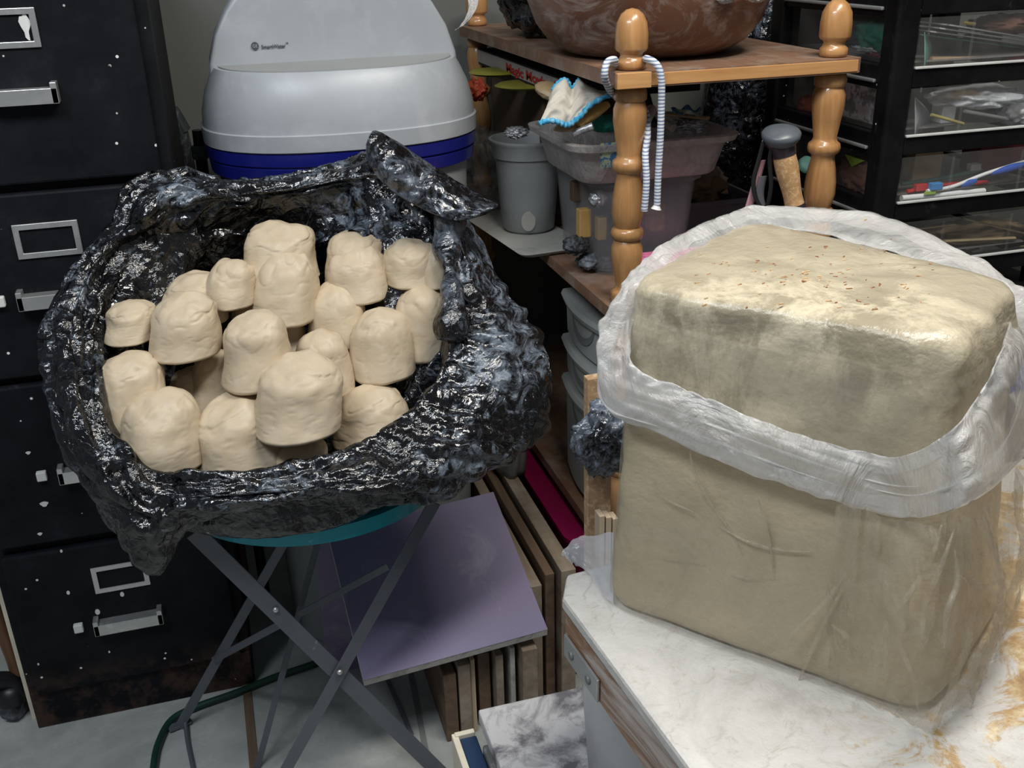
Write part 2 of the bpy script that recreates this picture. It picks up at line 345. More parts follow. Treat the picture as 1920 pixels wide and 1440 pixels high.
def strap(name, a, b, w, th, side, mat, par=None, bevel=.0008):
    """flat metal strip from a to b; side = direction of its width"""
    a = Vector(a); b = Vector(b); d = (b-a).normalized(); s = Vector(side); s = (s-d*s.dot(d)).normalized()*w/2; n = d.cross(s).normalized()*th/2
    return hexa(name, [a-s-n, a+s-n, a+s+n, a-s+n], [b-s-n, b+s-n, b+s+n, b-s+n], mat, par, bevel)
def rrect(cx, cy, hx, hy, r, z, n=8, rot=0):
    pts = []
    for qx, qy, a0 in ((1, 1, 0), (-1, 1, 90), (-1, -1, 180), (1, -1, 270)):
        for k in range(n):
            a = R(a0+90*k/(n-1)); x = qx*(hx-r)+r*math.cos(a); y = qy*(hy-r)+r*math.sin(a)
            pts.append((cx+x*math.cos(rot)-y*math.sin(rot), cy+x*math.sin(rot)+y*math.cos(rot), z))
    return pts
def blob(name, c, rad, mat, par=None, amp=.2, fs=3., rot=(0, 0, 0), seed=0, n=32, floor=None, ridg=False):
    E_ = Euler(rot).to_matrix(); rings = []
    for i in range(1, n):
        th = math.pi*i/n; ring = []
        for j in range(n*2):
            ph = math.pi*j/n; d = Vector((math.sin(th)*math.cos(ph), math.sin(th)*math.sin(ph), -math.cos(th)))
            q = d*fs+Vector((seed*7.1, seed*3.3, 0))
            k = 1+amp*(noise.noise(q)+.5*noise.noise(q*2.3)) - (amp*.8*abs(noise.noise(q*1.7+Vector((5, 5, 5)))) if ridg else 0)
            p = Vector((d.x*rad[0], d.y*rad[1], d.z*rad[2]))*k
            ring.append(Vector(c)+E_ @ p)
        rings.append(ring)
    if floor is not None:
        for r_ in rings:
            for p in r_: p.z = max(p.z, floor)
    return loft(name, rings, mat, par)
def lettering(name, s, origin, xdir, updir, h, mat, par, width=None, bold=0.0):
    cu = bpy.data.curves.new(name, 'FONT'); cu.body = s; cu.size = 1; cu.extrude = .02; cu.offset = bold
    o = bpy.data.objects.new(name, cu); COL.objects.link(o); bpy.context.view_layer.update()
    me = bpy.data.meshes.new_from_object(o.evaluated_get(bpy.context.evaluated_depsgraph_get())); bpy.data.objects.remove(o)
    x = Vector(xdir).normalized(); z = Vector(updir); z = (z-x*z.dot(x)).normalized(); nrm = x.cross(z)
    sx = h/.7; w = max(v.co.x for v in me.vertices)
    fx = (width/w) if width else sx
    for v in me.vertices: v.co = Vector(origin)+x*v.co.x*fx+z*v.co.y*sx+nrm*v.co.z*.02
    o = bpy.data.objects.new(name, me); COL.objects.link(o); me.materials.append(MT[mat]); return fix(o, par)
def grid(name, fn, nu, nv, mat, par=None, solid=0, closed=False):
    v = [fn(i/(nu-1) if not closed else i/nu, j/(nv-1)) for j in range(nv) for i in range(nu)]; f = []
    for j in range(nv-1):
        for i in range(nu if closed else nu-1):
            f.append((j*nu+i, j*nu+(i+1) % nu, (j+1)*nu+(i+1) % nu, (j+1)*nu+i))
    o = mk(name, v, f, mat, solid=solid); return fix(o, par) if par else o

# ============================================================ setting
tag(bx('floor', -1.6, 2.2, -1.2, 2.45, -.05, 0, 'concrete', bevel=0), kind='structure')
tag(bx('wall_back', -1.6, 2.2, 2.45, 2.55, -.05, 1.75, 'wall', bevel=0), kind='structure')
tag(bx('wall_right', 2.2, 2.3, .2, 2.45, -.05, 1.75, 'wall', bevel=0), kind='structure')
tag(hexa('trim_1', [(-.086, 1.30, 0), (-.070, 1.30, 0), (-.075, 2.44, 0), (-.091, 2.44, 0)], [(-.086, 1.30, .003), (-.070, 1.30, .003), (-.075, 2.44, .003), (-.091, 2.44, .003)], 'brown', bevel=0), kind='structure')
tag(hexa('trim_2', [(.195, 1.1, 0), (.205, 1.1, 0), (.26, 1.9, 0), (.25, 1.9, 0)], [(.195, 1.1, .002), (.205, 1.1, .002), (.26, 1.9, .002), (.25, 1.9, .002)], 'greydark', bevel=0), kind='structure')

# ============================================================ filing cabinet
cb = emp('filing_cabinet', (-.262, 1.99, 0), 'black metal four-drawer filing cabinet speckled with white drips, left of the bag', 'filing cabinet')
CX0, CX1, CY = -.462, -.062, 1.672
bx('body', CX0, CX1, CY+.006, 2.33, 0, 1.33, 'cab_side', cb, .004)
bx('plinth', CX0+.002, CX1-.002, CY, CY+.02, 0, .080, 'cab', cb, .002)
for zb in (.085, .397, .705, 1.012):
    zt = zb+.294
    d = emp('drawer', (-.262, CY, zb), None, None); d.parent = cb; d.matrix_parent_inverse = Matrix.Translation(cb.location).inverted()
    def dfix(o):
        o.parent = d; o.matrix_parent_inverse = Matrix.Translation(Vector((-.262, CY, zb))).inverted(); return o
    bpy.data.objects.remove(d)
    d = fix(mk('drawer', [(x, y, z) for x in (CX0+.018, CX1-.018) for y in (CY-.012, CY+.01) for z in (zb, zt)], BF, 'cab', smooth=False, bevel=.004), cb)
    def sub(o):
        o.parent = d; o.matrix_parent_inverse = Matrix.Identity(4); return o
    # label holder : frame with a hole
    lx0, lx1, lz0, lz1, w = -.308, -.214, zb+.194, zb+.248, .009
    fr = mk('label_holder', [(x, CY-.0155, z) for x, z in ((lx0, lz0), (lx1, lz0), (lx1, lz1), (lx0, lz1), (lx0+w, lz0+w), (lx1-w, lz0+w), (lx1-w, lz1-w), (lx0+w, lz1-w))],
            [(0, 1, 5, 4), (1, 2, 6, 5), (2, 3, 7, 6), (3, 0, 4, 7)], 'chrome', smooth=False, solid=-.003, bevel=.001); sub(fr)
    hz = zb+.127
    sub(prism('handle', [(-.321, CY-.012, hz+.012), (-.321, CY-.034, hz+.012), (-.321, CY-.034, hz-.010), (-.321, CY-.030, hz-.010), (-.321, CY-.030, hz+.008), (-.321, CY-.012, hz+.008)], (.118, 0, 0), 'chrome', bevel=.0008))
    for hx in (-.321, -.212):
        sub(mk('handle_bracket', [(hx+a, CY+b, hz+c) for a in (0, .009) for b in (-.034, -.0115) for c in (-.010, .020)], BF, 'chrome', smooth=False, bevel=.001))
    sub(mk('thumb_latch', [(-.356+a, CY+b, hz+c) for a in (0, .016) for b in (-.022, -.0115) for c in (-.004, .013)], BF, 'paintwhite', smooth=False, bevel=.002))
    # paint splashes on this drawer front
    if zb in (.397,):
        for (u, v, s) in ((83, 945, 7), (108, 806, 4), (53, 849, 4), (75, 1001, 4)):
            p = at(u, v, y=CY-.0125)
            sub(prism('paint_drip', [(p.x+s*.0009*math.cos(a)*(1+.3*math.sin(3*a)), p.y, p.z+s*.0007*math.sin(a)) for a in [k*math.pi/6 for k in range(12)]], (0, -.001, 0), 'paintwhite', bevel=0))
    if zb == .085:
        for (u, v, s) in ((128, 1111, 4), (229, 1114, 5), (183, 1147, 6), (205, 1222, 2.4), (72, 1245, 2.4), (115, 1033, 3)):
            p = at(u, v, y=CY-.0125)
            sub(prism('paint_drip', [(p.x+s*.0007*math.cos(a), p.y, p.z+s*.0010*math.sin(a)) for a in [k*math.pi/6 for k in range(12)]], (0, -.001, 0), 'paintwhite', bevel=0))
    if zb == 1.012:
        p = at(48, 50, y=CY-.0125)
        sub(prism('torn_label', [(p.x+.010*math.cos(a)*(.6+.3*math.sin(3*a)), p.y, p.z+.018*math.sin(a)*(1+.15*math.cos(5*a))) for a in [k*math.pi/8 for k in range(16)]], (0, -.0008, 0), 'paintwhite', bevel=0))

# chair caster and leg at the left edge
oc = emp('office_chair', (-.52, 1.60, 0), 'black castor and leg of an office chair at the left edge beside the cabinet', 'chair')
c0 = at(26, 1318, z=.031); c0.z = .03
lathe('castor_wheel', [(.0, -.017), (.022, -.017), (.030, -.012), (.031, 0), (.030, .012), (.022, .017), (0, .017)], (c0.x, c0.y, .031), 'rubbergrey', oc, 32, tilt=Matrix.Rotation(R(90), 4, 'Y') @ Matrix.Rotation(R(20), 4, 'X'))
tube('leg', [(c0.x-.16, c0.y-.08, .12), (c0.x-.06, c0.y-.03, .11), (c0.x, c0.y, .085), (c0.x+.012, c0.y, .06)], .017, 'black', oc, 14, 20)
lathe('castor_hood', [(0, .0), (.03, .0), (.032, .012), (.024, .03), (.012, .036), (0, .036)], (c0.x, c0.y, .042), 'black', oc, 24)
pw = at(15, 1150, y=1.72)
wp = emp('leaning_board', (-.50, 1.72, 0), 'curved brown wooden panel with a pale edge squeezed between cabinet and left edge', 'board')
tube('panel', [(-.496, 1.74, .002), (-.486, 1.74, .10), (-.496, 1.74, .24), (-.50, 1.74, .45)], .018, 'chairwood', wp, 10, 20, flat=.8)
bx('pale_edge', -.474, -.466, 1.70, 1.71, .0, .40, 'cream', wp, .001)

# ============================================================ water softener
SX, SY = .228, 1.86
def ell(hx, hy, z, cx=SX, cy=SY, n=72, e=2.35, ycut=None):
    out = []
    for k in range(n):
        a = 2*math.pi*k/n; c, s = math.cos(a), math.sin(a)
        out.append((cx+hx*abs(c)**(2/e)*(1 if c >= 0 else -1), cy+hy*abs(s)**(2/e)*(1 if s >= 0 else -1), z))
    return out
ws = emp('water_softener', (SX, SY, 0), 'grey moulded water softener with a navy band, standing behind the black bag', 'water softener')
loft('tank', [ell(.185, .15, 0), ell(.195, .158, .02), ell(.205, .165, .5), ell(.220, .178, .955), ell(.222, .18, .975)], 'soft_mid', ws, autos=40)
loft('blue_band', [ell(.224, .182, .972), ell(.233, .190, .976), ell(.2355, .192, .996), ell(.2335, .190, .998), ell(.2375, .194, 1.001), ell(.2385, .195, 1.020), ell(.232, .19, 1.022)], 'navy', ws, autos=35)
loft('lid', [ell(.232, .19, 1.020), ell(.240, .197, 1.024), ell(.241, .198, 1.050), ell(.2375, .194, 1.0515), ell(.236, .193, 1.074), ell(.228, .187, 1.104), ell(.214, .176, 1.134), ell(.207, .168, 1.145), ell(.203, .165, 1.1455)], 'soft_light', ws, autos=22)
top = [p for p in ell(.200, .162, 1.1457, n=96) if p[1] < SY-.01]
prism('lid_top', top, (0, 0, .0015), 'soft_flat', ws, 0)
# raised rear console : rounded trapezoid leaning back a little
def cons(y, s, zt):
    pts = []
    base = [(-.216, 1.12), (.216, 1.12), (.213, 1.15), (.198, 1.195), (.176, 1.232), (.150, zt-.016), (.130, zt-.004), (.105, zt), (-.105, zt), (-.130, zt-.004), (-.150, zt-.016), (-.176, 1.232), (-.198, 1.195), (-.213, 1.15)]
    return [(SX+a*s, y, z) for a, z in base]
loft('console', [cons(SY-.018, .985, 1.277), cons(SY-.012, 1.0, 1.284), cons(SY+.10, .99, 1.284), cons(SY+.165, .80, 1.262)], 'soft_light', ws, autos=30, bevel=.004)
pb = at(478, 86, y=SY-.0195)
lathe('round_badge', [(0, 0), (.0062, 0), (.0062, .0012), (0, .0012)], pb, 'ink', ws, 28, tilt=Matrix.Rotation(R(90), 4, 'X'))
lettering('badge_letters', 'GE', pb+Vector((-.0042, -.0016, -.0026)), (1, 0, 0), (0, 0, 1), .0052, 'soft_light', ws, .0084)
pl = at(490, 90, y=SY-.0195)
lettering('brand_lettering', 'SmartWater', pl+Vector((0, -.0004, -.001)), (1, 0, 0), (0, 0, 1), .0058, 'ink', ws, .0405, .012)
lettering('trade_mark', 'TM', pl+Vector((.041, -.0004, .005)), (1, 0, 0), (0, 0, 1), .0022, 'ink', ws, .004, .01)
dh = emp('drain_hose', (-.015, 1.95, 0), 'dark drain pipe with a ribbed fitting between cabinet and water softener', 'pipe')
p0 = at(352, 330, y=2.40); p1 = at(348, 245, y=2.40)
tube('pipe', [(p0.x, 2.40, .0), (p0.x, 2.40, .5), (p0.x+.005, 2.40, .9), (p0.x-.012, 2.40, 1.0), (p1.x-.002, 2.40, p1.z)], .024, 'rubbergrey', dh, 16, 40, flat=.6)
p2 = at(375, 285, y=1.98)
tube('riser', [(p2.x, 1.98, 0), (p2.x, 1.98, .5), (p2.x, 1.98, .90), (p2.x+.002, 1.98, p2.z+.04)], .011, 'black', dh, 14, 24)
lathe('fitting', [(0, -.012), (.014, -.012), (.0155, -.006), (.0145, 0), (.0155, .006), (.014, .012), (0, .012)], (p2.x, 1.98, p2.z), 'rubbergrey', dh, 20)

# ============================================================ folding table
TX, TY, TZ, TR = .085, 1.49, .565, .215
ft = emp('folding_table', (TX, TY, 0), 'small round teal folding table with crossed grey metal legs under the clay bag', 'table')
lathe('tabletop', [(0, -.004), (TR-.01, -.004), (TR, -.022), (TR+.004, -.022), (TR+.004, .002), (TR-.004, .004), (0, .004)], (TX, TY, TZ), 'teal', ft, 96)
YF, YB = 1.315, 1.60
def pf(u, v, y): return at(u, v, y=y)
a = pf(375, 1008, YF); b = pf(812, 1436, YF); k = a.z/(a.z-b.z); foot1 = a+(b-a)*k
a0 = a+(a-b)*.02
strap('leg', a0, foot1, .027, .003, (1, 0, 1), 'legs', ft)
a2 = pf(806, 958, YF-.006); b2 = pf(538, 1440, YF-.006); k = a2.z/(a2.z-b2.z); foot2 = a2+(b2-a2)*k
strap('leg', a2+(a2-b2)*.03, foot2, .020, .003, (1, 0, -1), 'legs', ft)
f3 = at(335, 1365, z=.004); a3 = pf(545, 995, YB-.02)
strap('leg', a3+(a3-f3)*.15, f3, .018, .003, (1, 0, 0), 'legs', ft)
a4 = pf(602, 995, 1.55); f4 = at(482, 1440, z=.002)
strap('leg', a4+(a4-f4)*.1, f4, .011, .003, (1, 0, 0), 'legs', ft)
f5 = at(772, 1378, z=.002); a5 = at(724, 1268, y=1.60)
strap('leg', a5, f5, .009, .003, (1, 0, 0), 'legs', ft)
a6 = pf(400, 1238, 1.585); b6 = pf(545, 1160, YF+.01)
strap('brace', a6, b6, .012, .003, (0, 0, 1), 'legs', ft)
a7 = pf(560, 1152, 1.50); b7 = pf(728, 1062, YF)
strap('brace', a7, b7, .011, .003, (0, 0, 1), 'legs', ft)
tube('foot_bar', [f3+Vector((.012, .02, .012)), at(352, 1390, z=.006), at(362, 1440, z=.006), at(372, 1500, z=.006)], .0042, 'legs', ft, 10, 16)
strap('foot_pad', f3+Vector((-.018, .0, .002)), f3+Vector((.022, .012, .002)), .016, .006, (0, 1, 0), 'legs', ft)
for (u, v, y) in ((517, 1143, YF), (637, 1260, YF-.008)):
    p = pf(u, v, y-.003)
    lathe('rivet', [(0, 0), (.0045, 0), (.004, .0025), (.002, .004), (0, .004)], p, 'chrome', ft, 16, tilt=Matrix.Rotation(R(90), 4, 'X'))
hp = [at(282, 1500, z=.008), at(288, 1440, z=.008), at(297, 1395, z=.008), at(322, 1350, z=.008), at(370, 1325, z=.008), at(440, 1300, z=.008), at(520, 1268, z=.008), at(600, 1240, z=.008), at(660, 1205, z=.008), at(740, 1180, z=.008)]
tag(tube('garden_hose', hp, .0068, 'hose', None, 14, 80), 'dark green garden hose curling over the concrete floor beneath the folding table', 'hose')

# ============================================================ black bin bag (open, rim rolled outward)
ST = [((200, 612), 1.48, (84, 640), 1.46), ((214, 545), 1.53, (105, 560), 1.51), ((250, 482), 1.60, (160, 470), 1.56), ((310, 458), 1.61, (212, 400), 1.57),
      ((380, 438), 1.60, (238, 348), 1.585), ((435, 402), 1.59, (305, 325), 1.61), ((490, 384), 1.59, (390, 345), 1.63), ((570, 372), 1.59, (500, 335), 1.64),
      ((650, 356), 1.58, (630, 308), 1.63), ((730, 366), 1.56, (715, 290), 1.61), ((800, 398), 1.53, (820, 355), 1.58), ((832, 450), 1.48, (890, 430), 1.53),
      ((843, 530), 1.43, (940, 530), 1.48), ((838, 620), 1.38, (1005, 620), 1.42), ((825, 690), 1.34, (1037, 700), 1.36), ((780, 752), 1.30, (1025, 810), 1.32),
      ((715, 802), 1.275, (950, 868), 1.27), ((630, 850), 1.26, (850, 922), 1.235), ((540, 884), 1.25, (715, 932), 1.235), ((450, 896), 1.25, (590, 945), 1.235),
      ((360, 894), 1.265, (450, 962), 1.24), ((290, 886), 1.29, (345, 988), 1.26), ((255, 848), 1.29, (288, 1072), 1.27), ((228, 822), 1.305, (205, 995), 1.29),
      ((204, 790), 1.33, (148, 885), 1.32), ((196, 730), 1.37, (108, 775), 1.37), ((196, 670), 1.43, (88, 700), 1.42)]
BC = Vector((.06, 1.44, .59))
cols = [[], [], [], [], [], [], [], []]
for (ou, ov), oy, (wu, wv), wy in ST:
    o_ = at(ou, ov, y=oy); w_ = at(wu, wv, y=wy)
    rad = Vector((o_.x-BC.x, o_.y-BC.y, 0)).normalized()
    inb = BC+rad*.15+Vector((0, 0, -.008)); inb.z = TZ+.010
    low = o_*.42+(BC+rad*.20)*.58; low.z = max(TZ+.02, o_.z-.11)
    low.x = BC.x+(low.x-BC.x)*1.0
    q = at((ou*.72+wu*.28), (ov*.72+wv*.28), y=(oy*.72+wy*.28)-.028)
    q2 = at((ou*.35+wu*.65), (ov*.35+wv*.65), y=(oy*.35+wy*.65)-.040)
    und = w_.lerp(BC+rad*.19, .6); und.z = max(w_.z-.012, TZ+.010) if w_.z > TZ-.03 else w_.z+.02
    und2 = BC+rad*.165; und2.z = max(TZ+.012, w_.z-.10)
    for i, p in enumerate((inb, low, o_, q, q2, w_, und, und2)): cols[i].append(p)
NA = 420
loops = [catmull(c, NA, True) for c in cols]
NR = 92
def crease(p, s):
    d = noise.voronoi(p*s)[0]; return min(1., (d[1]-d[0])*2.2)
bag = emp('bin_bag', (BC.x, BC.y, TZ+.006), 'open black plastic bag, rim rolled outward, full of clay lumps on the folding table', 'plastic bag')
verts = []
for i in range(NA):
    prof = catmull([loops[k][i] for k in range(8)], NR)
    verts.append(prof)
def bagp(i, j):
    p = verts[i % NA][j]; a = verts[(i+2) % NA][j]-verts[(i-2) % NA][j]; b = verts[i % NA][min(j+1, NR-1)]-verts[i % NA][max(j-1, 0)]
    n = a.cross(b); n = n.normalized() if n.length > 1e-9 else Vector((0, 0, 1))
    t = j/(NR-1); w = min(1, t*3.0)
    s = i/NA
    k = max(0, 1-abs(s-.52)/.17); k = min(1, k*1.6)      # right side: folds fall down; elsewhere they run along the rim
    wv = noise.noise(p*5)*.8
    down = abs(noise.noise(Vector((s*46+wv, t*1.6, 3))))*.024+abs(noise.noise(Vector((s*95+wv, t*3, 9))))*.008
    along = abs(noise.noise(Vector((s*11+wv, t*11, 5))))*.026+abs(noise.noise(Vector((s*26, t*22+wv, 8))))*.011
    fine = (crease(p, 26)-.5)*.0045
    return p+n*(((down-.009)*k+(along-.008)*(1-k)+fine)*w*(.6 if t < .3 else 1))
bv = [bagp(i, j) for j in range(NR) for i in range(NA)]
bf = [(j*NA+i, j*NA+(i+1) % NA, (j+1)*NA+(i+1) % NA, (j+1)*NA+i) for j in range(NR-1) for i in range(NA)]
for p in bv:
    if p.z < TZ+.006 and (p.x-TX)**2+(p.y-TY)**2 < (TR-.002)**2: p.z = TZ+.006
    p.y = min(p.y, 1.655) if p.x < -.04 else p.y
jc = int(NR*.30)
def part(name, j0, j1, mat):
    sel = bv[j0*NA:(j1+1)*NA]; n = j1-j0
    f = [(j*NA+i, j*NA+(i+1) % NA, (j+1)*NA+(i+1) % NA, (j+1)*NA+i) for j in range(n) for i in range(NA)]
    if j0 == 0: f.append(tuple(range(NA)))
    return fix(mk(name, sel, f, mat), bag)
part('lining', 0, jc, 'bag'); part('rolled_rim', jc, NR-1, 'bag_rim')
# folded cuff flap at the back
te = catmull([at(u, v, y=y) for u, v, y in ((694, 252, 1.50), (706, 244, 1.50), (760, 275, 1.50), (830, 322, 1.48), (895, 362, 1.46), (934, 384, 1.44))], 70)
be = catmull([at(u, v, y=y) for u, v, y in ((686, 272, 1.50), (690, 305, 1.49), (728, 352, 1.46), (800, 396, 1.44), (860, 414, 1.42), (912, 402, 1.42))], 70)
def flap(s, t):
    i = int(round(s*69)); p = te[i].lerp(be[i], t); out = Vector((-.2, -1, .35)).normalized()
    b = math.sin(math.pi*t)*.022*min(1, s*6+.2)
    return p+out*(b+(crease(p, 22)-.5)*.010+noise.noise(p*40)*.006)
grid('cuff_flap', flap, 70, 34, 'bag_dusty', bag, solid=.003)
# vertical twist of film under the cuff at the right rim
tp_ = [at(u, v, y=y) for u, v, y in ((848, 400, 1.46), (838, 450, 1.45), (842, 510, 1.41), (850, 570, 1.38), (842, 640, 1.36))]
tube('twisted_film', tp_, .018, 'bag_dusty', bag, 20, 50, rad=lambda t: 1+.35*math.sin(9*t)+.2*math.sin(23*t))

# ============================================================ clay lumps
def clay(cx, x1, y0, y1, Y, label, lean=0, seed=0, taper=.22, fb=None):
    """cx..x1 left/right pixel, y0..y1 top/bottom pixel"""
    w = x1-cx; mid = (cx+x1)/2
    base = at(mid, y1-.16*w, y=Y); dist = (base-EYE).dot(fw)
    r = w/2*dist/F*1.05; tp = at(mid+lean, y0+.06*w, y=Y+.012)
    h = max(r*1.2, (tp.z-base.z)*1.0)
    NR_, NC = 60, 88; rings = []
    rs = random.Random(seed); ox = Vector((rs.random()*50, rs.random()*50, rs.random()*50)); tw = rs.random()*6
    prof = [(.0, 0), (.5, 0), (.86, .0), (.95, .012), (1.0, .05)]
    for k in range(1, NR_):
        t = k/(NR_-1)
        sh = (1-taper*t**1.6)*(1-max(0, (t-.55)/.45)**2.6*.999)**.5
        prof.append((max(sh, .02), .05+.95*t))
    axis = Vector(((tp.x-base.x)*1.0, (tp.y-base.y), h))
    for (rr, t) in prof:
        ring = []
        for j in range(NC):
            a = 2*math.pi*j/NC; d = Vector((math.cos(a), math.sin(a), 0))
            p = d*rr
            q = Vector((d.x*rr*1.3, d.y*rr*1.3, t*2.2))+ox
            k = 1+.12*noise.noise(q*.9)+.022*noise.noise(q*2.4)
            # folds of the pinched top: spiral ridges
            f = max(0, (t-.52)/.48)
            sw = a*1.0+tw+t*5+noise.noise(q*1.3)*2.4
            fold = f*(.11*abs(math.sin(sw))**.6-.07)+f*.06*abs(noise.noise(q*2.6))
            ln = noise.noise(q*1.25+Vector((9, 2, 4)))
            cre = -math.exp(-(ln*30)**2)*.05*(.25+1.2*f)-math.exp(-(noise.noise(q*1.9+Vector((1, 8, 4)))*34)**2)*.013
            dent = -.10*math.exp(-((a-tw % 6.28)**2*3+(t-.5)**2*22)) if seed % 3 == 0 else 0
            k += dent
            k += (fold+cre)*(1 if rr > .15 else rr/.15)
            z = t*h*(1+.05*noise.noise(Vector((d.x, d.y, 0))*rr+ox))+f*r*.10*noise.noise(q*2.0)
            ring.append(base+Vector((p.x*r*k, p.y*r*k*.95, 0))+axis*(t)+Vector((0, 0, z-h*t)))
        rings.append(ring)
    o = loft('clay_lump', rings, 'clay', None)
    # give it its own origin at the base
    o.data.transform(Matrix.Translation(-base)); o.location = base
    return tag(o, label, 'clay lump', None)
def yy(yb): return 1.350+(880-yb)*(.215/430)
CL = [
 (200, 291, 558, 650, 'small smooth clay lump with flat cut base, leftmost of the upper row', 0, .12),
 (285, 408, 545, 683, 'upright clay lump with a flat lifted base, right of the small leftmost lump', 0, .15),
 (298, 426, 503, 622, 'clay lump half hidden behind the lump with the lifted base, dented on its left', 10, .3),
 (390, 478, 480, 585, 'small clay lump with a swirled crown, in front of the shaded back row at left', 0, .2),
 (477, 598, 460, 618, 'tall clay lump in the upper row with a deep thumb dent at its left', 0, .3),
 (457, 592, 410, 545, 'shaded clay lump standing at the very back, left of the three in the shadow', 0, .15),
 (612, 722, 424, 545, 'shaded clay lump at the very back, middle of the three in the shadow', 0, .15),
 (612, 728, 449, 575, 'round-topped clay lump in the upper row, right of the tall dented one', 0, .3),
 (722, 822, 440, 545, 'shaded clay lump at the very back, right of the three in the shadow', 0, .12),
 (788, 846, 458, 545, 'narrow sliver of a clay lump touching the right rim at the back', 0, .2),
 (436, 528, 538, 640, 'clay lump whose knobbly crown peeks over the tall lump at centre left', 0, .2),
 (512, 572, 563, 670, 'small narrow clay lump with a gathered top wedged at the centre of the heap', 0, .3),
 (580, 690, 521, 660, 'clay lump with a coiled top ring mid heap, right of the narrow one', -5, .25),
 (702, 784, 511, 600, 'round clay lump with a shiny pinched face near the right, behind two larger ones', 0, .2),
 (740, 843, 525, 682, 'tall clay lump with a pulled corner, rightmost large one against the black film', 0, .15),
 (657, 776, 571, 720, 'barrel-shaped clay lump with a capped top, left of the rightmost large one', -5, .25),
 (422, 544, 575, 737, 'tall upright clay lump with a flat base, centre left on top of the heap', -5, .15),
 (558, 664, 613, 750, 'clay lump with folded collar, partly behind the biggest front one', -12, .3),
 (480, 638, 657, 828, 'biggest clay lump with rounded base resting on top at the front centre', 5, .2),
 (178, 316, 652, 830, 'clay lump with layered folds at the left rim, below the small leftmost lump', -6, .2),
 (225, 378, 722, 895, 'large clay lump with an oval dent, front left corner of the heap', 0, .22),
 (372, 530, 732, 900, 'wide smooth clay lump at the front edge, left of the biggest one', -8, .2),
 (361, 450, 648, 785, 'clay lump with a wrinkled left side, deep behind the wide smooth front one', 0, .2),
 (630, 772, 716, 850, 'domed clay lump with ripples at the front right of the heap', -5, .25),
 (752, 835, 672, 790, 'clay lump corner showing at the right rim below the rightmost large one', 0, .15),
 (512, 616, 815, 905, 'clay lump top just showing above the front rim below the biggest one', 0, .2),
 (315, 400, 682, 790, 'shaded clay lump deep in the gap at the left, between four others', 0, .2),
 (404, 432, 625, 665, 'tiny piece of a clay lump in the gap left of the tall centre one', 0, .2),
]
YB_ADJ = {0: -.0, 1: -.02, 2: .045, 4: .01, 6: .01, 8: -.025, 5: .02, 10: .055, 11: .035, 12: .02, 13: .05, 15: -.005, 16: -.045, 17: .0, 18: -.06, 19: .02, 22: .05, 26: .07, 27: .07, 24: .03, 9: -.05, 25: -.025}
for i, (x0, x1, y0, y1, lab, lean, tpr) in enumerate(CL):
    clay(x0, x1, y0, y1, yy(y1)+YB_ADJ.get(i, 0), lab, lean, i+3, tpr)

# ============================================================ gypsum boards and stored planks under the shelf
def slab(name, A, B, C_, D, th, mat, edge, label):
    A, B, C_, D = map(Vector, (A, B, C_, D)); n = (B-A).cross(D-A).normalized()
    if n.z < 0: n = -n
    e = emp(name, tuple(A-n*th), label, 'board')
    dn_ = Vector((0, .003, -th)); hexa('core', [p+dn_ for p in (A, B, C_, D)], [p-n*.001 for p in (A, B, C_, D)], edge, e, .0008)
    hexa('purple_paper', [p-n*.001 for p in (A, B, C_, D)], [p for p in (A, B, C_, D)], mat, e, 0)
    return e
gA, gB, gC, gD = at(682, 1276, z=.20), at(1027, 1180, z=.22), at(925, 922, z=.37), at(615, 1000, z=.355)
slab('drywall_offcut', gA, gB, gC, gD, .0145, 'purple', 'plaster', 'large offcut of purple drywall leaning over the planks behind the crossed table legs')
gs = [gD.lerp(gC, .70), ]
sc_ = [at(u, v, z=.30) for u, v in ((879, 1016), (888, 1018), (896, 1045), (901, 1072), (893, 1050))]
hA, hB, hC, hD = at(611, 1212, y=1.64), at(646, 1212, y=1.64), at(640, 1000, y=1.68), at(609, 990, y=1.68)
hA = Vector((hA.x, 1.655, .0)); hB = Vector((hA.x+.12, 1.655, 0)); hD = Vector((hA.x, 1.675, .46)); hC = Vector((hA.x+.12, 1.675, .46))
e = emp('drywall_strip', tuple(hA), 'narrow purple drywall piece standing upright behind the left edge of the large offcut', 'board')
hexa('core', [hA, hB, hB+Vector((0, .012, 0)), hA+Vector((0, .012, 0))], [hD, hC, hC+Vector((0, .012, 0)), hD+Vector((0, .012, 0))], 'plaster', e, .001)
hexa('purple_paper', [p+Vector((0, -.001, 0)) for p in (hA, hB)]+[hB, hA], [p+Vector((0, -.001, 0)) for p in (hD, hC)]+[hC, hD], 'purple', e, 0)
